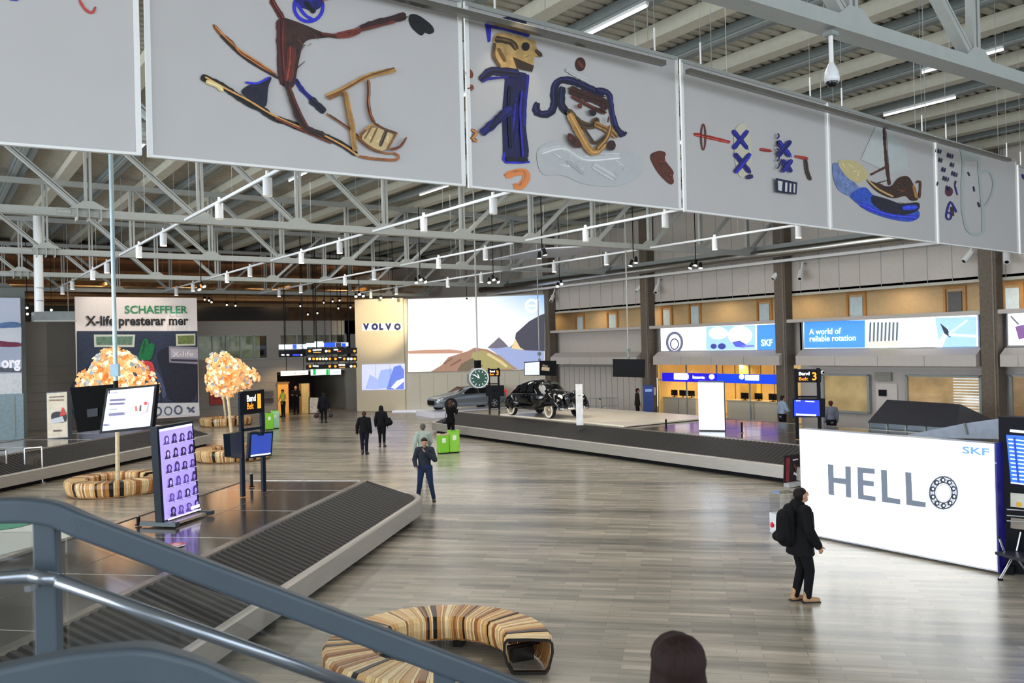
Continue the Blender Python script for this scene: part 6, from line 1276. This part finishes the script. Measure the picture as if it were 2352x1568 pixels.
P2=[at(-120,1332,2.9),at(70,1322,2.9),at(130,1332,2.9),at(830,1581,3.2),at(1100,1680,3.3)]
mb=MB(); mb.path(P2,.024,RAIL2,n=16); mb.build('handrail_tube',t,smooth=True)
for (x,ya,D) in ((107,1180,3.02),(1020,1530,3.3)):
    a=at(x,ya,D); mb=MB(); mb.box((a.x,a.y,a.z-.55),(.08,.05,1.1),RAIL,rz=-.6); mb.build('post',t,bevel=.008)
    mb=MB(); q=at(x,ya+150 if x<200 else ya+110,D); mb.beam(q,q-FWD*.12,.02,.02,RAIL2); mb.build('handrail_bracket',t)
mb=MB(); a=at(150,1235,3.03); b_=at(985,1545,3.28); mb.slab([V((a.x,a.y,a.z-.9)),V((b_.x,b_.y,b_.z-.9)),b_,a],FWD,.01,GLASS); mb.build('glass_pane',t)
mb=MB(); a=at(-120,1225,3.03); b_=at(70,1222,3.03); mb.slab([V((a.x,a.y,a.z-.9)),V((b_.x,b_.y,b_.z-.9)),b_,a],FWD,.01,GLASS); mb.build('glass_pane',t)
for (x,y,z_,h_,l_) in ((318,1206,ZI,.16,'little black bottle standing on the near carousel deck'),(578,1118,ZI,.3,'thin black sensor post on the near carousel deck'),(1530,985,ZI,.35,'thin black sensor post on the right carousel, left of the glowing tower'),(1704,993,ZI,.35,'thin black sensor post on the right carousel, right of the glowing tower')):
    p=gz(x,y,z_); mb=MB(); mb.tube(p,p+V((0,0,h_)),.035,BLACK,n=10); mb.tube(p,p+V((0,0,.02)),.06,BLACK,n=10); mb.tube(p+V((0,0,h_)),p+V((0,0,h_+.03)),.02,STEELD,n=8); o=mb.build('sensor_post' if 'post' in l_ else 'bottle'); tag(o,l_,'post' if 'post' in l_ else 'bottle')
t=thing('near_railing','blurred blue-grey railing end nearest the viewer in the bottom left corner','railing',at(200,1560,1.7))
mb=MB(); bar(mb,[at(-200,1600,1.7),at(0,1572,1.7),at(180,1533,1.7),at(330,1520,1.7),at(420,1545,1.72),at(640,1640,1.8)],.075,.06,RAIL); mb.build('top_rail',t,bevel=.01)
mb=MB(); a=at(330,1530,1.7); mb.box((a.x,a.y,a.z-.5),(.06,.05,.95),RAIL,rz=-.6); mb.build('post',t)
# the flight itself (below the picture)
u=V((P1[4].x-P1[3].x,P1[4].y-P1[3].y,0)).normalized(); 
t=thing('staircase','grey steps leading down to the hall behind the railing','staircase',(0,0,0))
mb=MB(); start=V((P1[3].x,P1[3].y,0))-FWD*.75; wv=FWD
for i in range(12):
    z=2.45-.165*(i+1); q=start+u*(.3*(i+.5)); mb.box((q.x,q.y,z-.02),(.31,1.35,.04),STEELD,ax=(u,V((-u.y,u.x,0)),V((0,0,1))))
for i in range(12,14):
    z=2.45-.165*(i+1); q=start+u*(.3*(i+.5)); mb.box((q.x,q.y,z-.02),(.31,1.35,.04),STEELD,ax=(u,V((-u.y,u.x,0)),V((0,0,1))))
mb.build('tread',t)
mb=MB()
for sg in (-.68,.68):
    vv=V((-u.y,u.x,0))*sg; mb.beam(start+vv+V((0,0,2.3)),start+u*4.3+vv+V((0,0,-.02)),.04,.25,RAIL)
mb.build('stringer',t)
mb=MB(); q=start-u*1.5; mb.box((q.x,q.y,2.38),(3.0,3.0,.12),STEELD,ax=(u,V((-u.y,u.x,0)),V((0,0,1)))); mb.box((q.x-.3,q.y,1.17),(.2,.2,2.3),RAIL); mb.build('landing',t)
# ============================================================ PEOPLE
def capsule(mb, p0, p1, r0, r1, m, flat=1.0, side=V((1,0,0)), n=12, hem=False):
    p0=V(p0); p1=V(p1); ax=(p1-p0); L=ax.length; ax.normalize()
    S=(side-ax*side.dot(ax)); S = S.normalized() if S.length>1e-3 else ax.orthogonal().normalized(); D=ax.cross(S)
    rings=[]
    for j in range(4): a=-pi/2+ (pi/2)*j/4; rings.append((p0+ax*(r0*sin(a)), r0*cos(a)))
    rings.append((p0,r0)); rings.append((p1,r1))
    for j in (range(1,5) if not hem else ()): a=(pi/2)*j/4; rings.append((p1+ax*(r1*sin(a)), max(r1*cos(a),1e-3)))
    vs_=[c+S*(r_*cos(2*pi*i/n))+D*(r_*flat*sin(2*pi*i/n)) for c,r_ in rings for i in range(n)]
    fs=[(j*n+i,j*n+(i+1)%n,(j+1)*n+(i+1)%n,(j+1)*n+i) for j in range(len(rings)-1) for i in range(n)]
    fs+=[tuple(range(n-1,-1,-1)),tuple(range((len(rings)-1)*n,len(rings)*n))]
    mb.add(vs_,fs,m)
def fuse(mb, name, parent, T, vox, m, smooth=3):
    o=mb.build('tmp'); r_=o.modifiers.new('r','REMESH'); r_.mode='VOXEL'; r_.voxel_size=vox; r_.use_smooth_shade=True
    s=o.modifiers.new('s','SMOOTH'); s.iterations=smooth; s.factor=.5
    dg=bpy.context.evaluated_depsgraph_get(); me=bpy.data.meshes.new_from_object(o.evaluated_get(dg))
    bpy.data.objects.remove(o)
    me.transform(T); me.materials.clear(); me.materials.append(m)
    for p in me.polygons: p.use_smooth=True; p.material_index=0
    q=bpy.data.objects.new(name,me); C.objects.link(q)
    if parent is not None: parent_to(q,parent)
    return q
SKIN='b98a6c'
def person(label, foot, h, face, top='15161a', pants='17181d', shoes='1a1a1c', hair='2a1e18', pose=None, coat=0.0, hairlen=0, skin=SKIN, vox=.016, women=False, z0=0.0, cap=None, hs=1.0, hood=False, loose=1.0, sleeve=True):
    k=h/1.75; P=dict(aL=(V((-.24,-.02,1.16)),V((-.25,.06,.90))), aR=(V((.24,-.02,1.16)),V((.25,.06,.90))), lL=(V((-.10,.02,.50)),V((-.11,0,.09))), lR=(V((.10,.02,.50)),V((.11,0,.09))), head=V((0,.02,0)), look=(0,0), lean=V((0,0,0)))
    if pose: P.update(pose)
    T=Matrix.Translation(V((foot.x,foot.y,z0)))@Matrix.Rotation(face,4,'Z')@Matrix.Scale(k,4)
    root=thing('person',label,'person',(foot.x,foot.y,z0))
    sk=mat(skin,.55,var=.06); X=V((1,0,0)); ln=P['lean']
    sh=.185 if not women else .165; hipw=.10
    nb=V((0,0,1.47))+ln; ch=V((0,.0,1.30))+ln*.7; ws=V((0,0,1.08))+ln*.3; pv_=V((0,0,.96))
    SL=V((-sh,0,1.42))+ln; SR=V((sh,0,1.42))+ln
    hd=V((0,.02,1.62))+ln+P['head']
    def body(mb,e=0.0,torso=True,arms=True,legs=True,m=sk):
        if torso:
            capsule(mb,pv_,ws,.145+e,.135+e,m,.68); capsule(mb,ws,ch,.135+e,.165+e,m,.66); capsule(mb,ch,V((0,0,1.40))+ln,.165+e,.12+e,m,.62)
        if arms:
            for S_,(E_,W_) in ((SL,P['aL']),(SR,P['aR'])):
                capsule(mb,V((0,0,1.42))+ln,S_,.07+e*.6,.062+e,m); capsule(mb,S_,E_,.055+e,.042+e,m); capsule(mb,E_,W_,.042+e,.028+e,m)
        if legs:
            for s_,(K_,A_) in ((-1,P['lL']),(1,P['lR'])):
                Hp=V((s_*hipw,0,.92)); capsule(mb,pv_,Hp,.12+e*.5,.10+e,m); capsule(mb,Hp,K_,.092+e,.058+e,m); capsule(mb,K_,A_,.058+e,.04+e,m)
    mb=MB(); body(mb)
    # neck, head with face, feet, hands with five fingers
    capsule(mb,V((0,0,1.42))+ln,hd-V((0,.01,.06)),.06,.052,sk)
    az,el=P['look']; Rh=Matrix.Rotation(az,3,'Z')@Matrix.Rotation(el,3,'X')
    H_=lambda x,y,z: hd+Rh@V((x,y,z))
    capsule(mb,H_(0,-.012,.03),H_(0,.012,.02),.088,.083,sk); capsule(mb,H_(0,.02,0),H_(0,.035,-.07),.07,.045,sk); capsule(mb,H_(0,.09,.01),H_(0,.105,-.022),.012,.015,sk)
    for s_ in (-1,1): capsule(mb,H_(s_*.083,-.01,.015),H_(s_*.083,-.01,-.02),.014,.012,sk); capsule(mb,H_(s_*.03,.085,.035),H_(s_*.05,.078,.035),.012,.010,sk)
    for s_,(K_,A_) in ((-1,P['lL']),(1,P['lR'])): capsule(mb,A_-V((0,.03,.045)),A_+V((s_*.02,.14,-.055)),.035,.03,sk)
    for s_,(E_,W_) in ((-1,P['aL']),(1,P['aR'])):
        d=(W_-E_).normalized(); sd_=d.orthogonal().normalized() if abs(d.z)<.5 else V((0,1,0)); sd_=(sd_-d*sd_.dot(d)).normalized()
        pm=W_+d*.085; capsule(mb,W_+d*.02,pm,.028,.036,sk,.5,side=sd_); nn_=d.cross(sd_)*(-s_)
        for j in range(4):
            b0=pm+sd_*(-.03+.02*j); l_=(.062,.072,.068,.055)[j]; b1=b0+d*l_*.55+nn_*.008; b2=b1+d*l_*.4+nn_*.022
            capsule(mb,b0,b1,.0095,.009,sk,n=8); capsule(mb,b1,b2,.009,.008,sk,n=8)
        t0=W_+d*.04+sd_*.03; capsule(mb,t0,t0+d*.035+sd_*.03,.012,.011,sk,n=8); capsule(mb,t0+d*.035+sd_*.03,t0+d*.065+sd_*.035,.011,.009,sk,n=8)
    fuse(mb,'body',root,T,min(vox,.009) if vox<.012 else .011,sk,1)
    mb=MB(); Tm=T
    for s_ in (-1,1): mb.ball(H_(s_*.034,.092,.02),.0095,mat('2a211c',.2),n=8,k=6)
    mb.beam(H_(-.024,.088,-.052),H_(.024,.088,-.052),.01,.008,mat('8d4a42',.5)); 
    o=mb.build('face'); o.data.transform(T); parent_to(o,root)
    for s_ in (-1,1): pass
    # trousers, top, shoes, hair
    mb=MB(); pm_=mat(pants,.9,var=.1,spec=.2); body(mb,.016*loose,torso=False,arms=False); capsule(mb,pv_,ws-V((0,0,.04)),.155,.145,pm_,.7); fuse(mb,'trousers',root,T,vox,pm_)
    tm=mat(top,.9,var=.12,scale=5,spec=.2); mb=MB()
    E2=.028*loose
    body(mb,E2,legs=False,arms=sleeve)
    if not sleeve:
        for S_ in (SL,SR): capsule(mb,V((0,0,1.42))+ln,S_,.08,.075,tm)
    if coat: capsule(mb,ws,V((0,0,.96-coat)),.165*loose,(.165+coat*.2)*loose,tm,.74,hem=True)
    else: capsule(mb,ws,V((0,0,.86)),.16,.168,tm,.72,hem=True)
    capsule(mb,V((0,0,1.42))+ln,V((0,.0,1.475))+ln,.085,.07,tm)
    if hood: capsule(mb,V((-.06,-.10,1.44))+ln,V((.06,-.10,1.44))+ln,.075,.075,tm); capsule(mb,V((0,-.06,1.50))+ln,V((0,-.02,1.48))+ln,.09,.08,tm)
    fuse(mb,'jacket',root,T,vox,tm)
    sm_=mat(shoes,.5,var=.1)
    for s_,(K_,A_) in ((-1,P['lL']),(1,P['lR'])):
        mb=MB(); capsule(mb,A_-V((0,.03,.04)),A_+V((s_*.025,.155,-.055)),.05,.04,sm_); capsule(mb,A_+V((0,-.01,.06)),A_-V((0,.02,.03)),.055,.05,sm_); q=fuse(mb,'shoe',root,T,.011,sm_)
        mb=MB(); mb.beam(A_+V((0,-.09,-.083)),A_+V((s_*.03,.19,-.083)),.095,.022,mat('1c1815',.7)); q2=mb.build('sole',bevel=.01); q2.data.transform(T); parent_to(q2,q)
    hm=mat(cap or hair,.75,var=.35,scale=14,stretch=(6,6,.5),spec=.25,bump=.6); mb=MB()
    capsule(mb,H_(0,-.025,.045),H_(0,.0,.05),.098*hs,.086*hs,hm); capsule(mb,H_(0,-.05,.02),H_(0,-.045,-.03),.075,.06,hm)
    if hairlen: 
        capsule(mb,H_(0,-.05,.0),hd+V((0,-.075,-hairlen)),.09*hs,.085*hs,hm,.6)
        for s_ in (-1,1): capsule(mb,H_(s_*.06,-.02,.02),hd+V((s_*.085*hs,-.03,-hairlen*.9)),.04*hs,.04*hs,hm)
    fuse(mb,'hair' if not cap else 'cap',root,T,.011,hm)
    return root,T,P,hd
def ang(v): return atan2(-v.x, v.y)
AWAY=ang(FWD); TOWARD=AWAY+pi; RIGHTW=ang(RGT); LEFTW=RIGHTW+pi
def part(mb,name,root,T,vox,m): return fuse(mb,name,root,T,vox,m)
# backpacker in front of the light wall
f_=gz(1841,1381)
rt,T,P,hd=person('person in dark coat with black backpack and tan boots facing the glowing hello wall',f_,1.78,RIGHTW+.15,top='111013',pants='0f0f12',shoes='a9825c',hair='17120f',coat=.22,loose=1.3,vox=.009,hood=True,
  pose=dict(lL=(V((-.09,.06,.50)),V((-.08,-.06,.09))),lR=(V((.09,.10,.50)),V((.06,.07,.09))),aL=(V((-.27,.0,1.15)),V((-.24,.12,.92))),aR=(V((.27,.02,1.15)),V((.24,.17,.90))),look=(0,.3),lean=V((0,.01,0))))
t=thing('backpack','large black backpack worn by the person before the hello wall','backpack',f_+V((0,0,1.1))); bm_=mat('0c0c0f',.85,var=.15,spec=.2)
mb=MB(); capsule(mb,V((0,-.24,1.02)),V((0,-.25,1.30)),.165,.14,bm_,.8); capsule(mb,V((0,-.17,1.0)),V((0,-.17,1.38)),.15,.14,bm_,.6); capsule(mb,V((-.07,-.33,1.02)),V((.07,-.33,1.02)),.09,.09,bm_,.8); q=fuse(mb,'bag_body',t,T,.012,bm_)
for s_ in (-1,1): mb=MB(); mb.path([V((s_*.10,-.16,1.42)),V((s_*.13,.0,1.50)),V((s_*.14,.14,1.38)),V((s_*.15,.15,1.15)),V((s_*.14,-.1,1.0))],.02,bm_,n=8); o=mb.build('strap'); o.data.transform(T); parent_to(o,t)
mb=MB(); capsule(mb,V((-.05,-.42,1.18)),V((-.02,-.44,1.22)),.035,.025,bm_); fuse(mb,'red_tag',t,T,.012,mat('d8303a',.5,emit=.1))
# photographer
person('person in dark jacket and blue jeans standing legs apart holding a hand to the face',gz(978,1151),1.70,TOWARD,top='2b3038',pants='22304c',shoes='2a2320',hair='2b1c16',vox=.012,
  pose=dict(lL=(V((-.15,.02,.5)),V((-.22,0,.09))),lR=(V((.15,.02,.5)),V((.22,0,.09))),aL=(V((-.29,.10,1.15)),V((-.06,.24,1.38))),aR=(V((.29,-.03,1.15)),V((.24,.14,1.0))),look=(.1,-.1)))
# man in cap behind
rt,T,P,hd=person('person in pale grey jacket and dark cap walking off just behind the jeans wearer',gz(974,1098),1.72,AWAY+.3,top='9ba79e',pants='1a1c22',hair='3a3a34',cap='55564a',vox=.013,pose=dict(aL=(V((-.27,-.03,1.16)),V((-.30,.0,.9))),aR=(V((.26,.05,1.17)),V((.24,.2,1.02)))))
# walkers
person('person in black jacket and jeans walking away, left of the long-haired walker',gz(838,1044),1.70,AWAY-.1,top='0f1013',pants='141824',hair='4a2c26',coat=.06,loose=1.2,vox=.014,pose=dict(lL=(V((-.12,.08,.52)),V((-.06,-.10,.12))),lR=(V((.07,.04,.50)),V((.05,.08,.09))),aL=(V((-.28,-.02,1.16)),V((-.31,.05,.88)))))
f_=gz(877,1026)
rt,T,P,hd=person('long-haired person in a dark coat walking away with a big shoulder bag',f_,1.74,AWAY,top='121116',pants='0e0f14',hair='15100e',hairlen=.30,women=True,vox=.014,shoes='3a3532',pose=dict(lL=(V((-.07,.03,.5)),V((-.08,.02,.09))),lR=(V((.10,.03,.5)),V((.11,-.04,.1)))))
t=thing('shoulder_bag','big black shoulder bag hanging on the long-haired walker','bag',f_+V((0,0,1))); mb=MB(); capsule(mb,V((.30,-.06,1.02)),V((.33,.06,1.02)),.15,.15,bm_,.9); capsule(mb,V((.24,0,1.18)),V((.33,0,1.15)),.06,.09,bm_); fuse(mb,'bag_body',t,T,.014,bm_)
mb=MB(); mb.path([V((.2,-.05,1.45)),V((.30,-.08,1.1))],.018,bm_); o=mb.build('strap'); o.data.transform(T); parent_to(o,t)
f_=gz(744,971)
rt,T,P,hd=person('person in dark suit walking toward the passage carrying a bag in each hand',f_,1.72,AWAY,top='12141c',pants='0d0e14',hair='1a1a1e',coat=.12,vox=.018,pose=dict(aL=(V((-.27,0,1.14)),V((-.33,.03,.86))),aR=(V((.27,0,1.14)),V((.33,.03,.86)))))
for s_,l_,c_ in ((-1,'brown holdall in the left hand of the suited walker','3a201a'),(1,'black bag in the right hand of the suited walker','141216')):
    t=thing('carried_bag',l_,'bag',f_+RGT*(.4*s_)+V((0,0,.4))); m_=mat(c_,.6); mb=MB(); capsule(mb,V((s_*.42,-.1,.42)),V((s_*.42,.12,.42)),.14 if s_<0 else .11,.14 if s_<0 else .11,m_,.9); fuse(mb,'bag_body',t,T,.02,m_); mb=MB(); mb.path([V((s_*.36,.04,.5)),V((s_*.345,.04,.80)),V((s_*.46,.04,.5))],.012,m_); o=mb.build('handle'); o.data.transform(T); parent_to(o,t)
# at the passage
rt,T,P,hd=person('person in yellow and black safety vest standing by the warm lit door',gz(651,957),1.72,LEFTW+.9,top='b9cc3a',pants='101114',hair='15120f',vox=.018,pose=dict(aL=(V((-.33,.05,1.2)),V((-.3,.2,1.1))),aR=(V((.33,.0,1.2)),V((.38,.1,.98)))),sleeve=False)
person('person in black with folded arms standing in the passage',gz(686,950)-FWD*.6,1.84,TOWARD,top='0d0d10',pants='0d0d11',hair='b98a6c',vox=.018,pose=dict(aL=(V((-.27,.06,1.18)),V((.06,.24,1.2))),aR=(V((.27,.06,1.18)),V((-.06,.26,1.17)))))
f_=gz(1036,1010)
rt,T,P,hd=person('person in long black coat by the carousel end, behind the green bins',f_,1.76,AWAY-.5,top='08080b',pants='08080b',hair='4a3022',hairlen=.16,coat=.22,women=True,vox=.016,pose=dict(aL=(V((-.22,.12,1.2)),V((-.12,.28,1.36))),aR=(V((.26,.06,1.2)),V((.2,.24,1.3)))))
t=thing('handbag','dark blue bag held at the side of the black coat by the carousel','bag',f_-RGT*.3+V((0,0,.9))); m_=mat('15162c',.5); mb=MB(); capsule(mb,V((-.36,.05,.80)),V((-.30,.12,.80)),.13,.13,m_,.9); fuse(mb,'bag_body',t,T,.018,m_); mb=MB(); mb.path([V((-.33,.05,.9)),V((-.2,.05,1.42))],.014,m_); o=mb.build('strap'); o.data.transform(T); parent_to(o,t)
person('person in dark clothes with a backpack walking before the pale corrugated wall',gX(1465,966,30.7)*V((1,1,0)) if 0 else V((30.7,gX(1465,966,30.7).y,0)),1.74,RIGHTW,top='2a2522',pants='1b1a1c',hair='1a1512',coat=.1,loose=1.2,vox=.018)
q=gX(1797,960,29.6); person('person in pale blue top and black trousers carrying a pale jacket near the kiosk counter',V((29.6,q.y,0)),1.76,RIGHTW+.3,top='8fa0b4',pants='121216',hair='2a1d16',vox=.018,women=True,pose=dict(aR=(V((.26,.08,1.14)),V((.1,.26,1.1)))))
q=gX(1909,960,29.0); person('person in grey top with a dark bag standing right of the belt three sign',V((29.0,q.y,0)),1.68,AWAY,top='6f7480',pants='141318',hair='4a2a20',vox=.018)
# woman on the stairs, head only in view
hp=at(1561,1545,3.0)
zf=2.45-.165*8
rt,T,P,hd=person('person with dark hair on the stairs, only the head in view at the bottom',V((hp.x,hp.y,0)),1.62,AWAY+.2,top='2a2a30',pants='1c1c22',hair='241412',hairlen=.24,hs=1.12,women=True,vox=.010,z0=hp.z-1.60*1.62/1.75-.02)
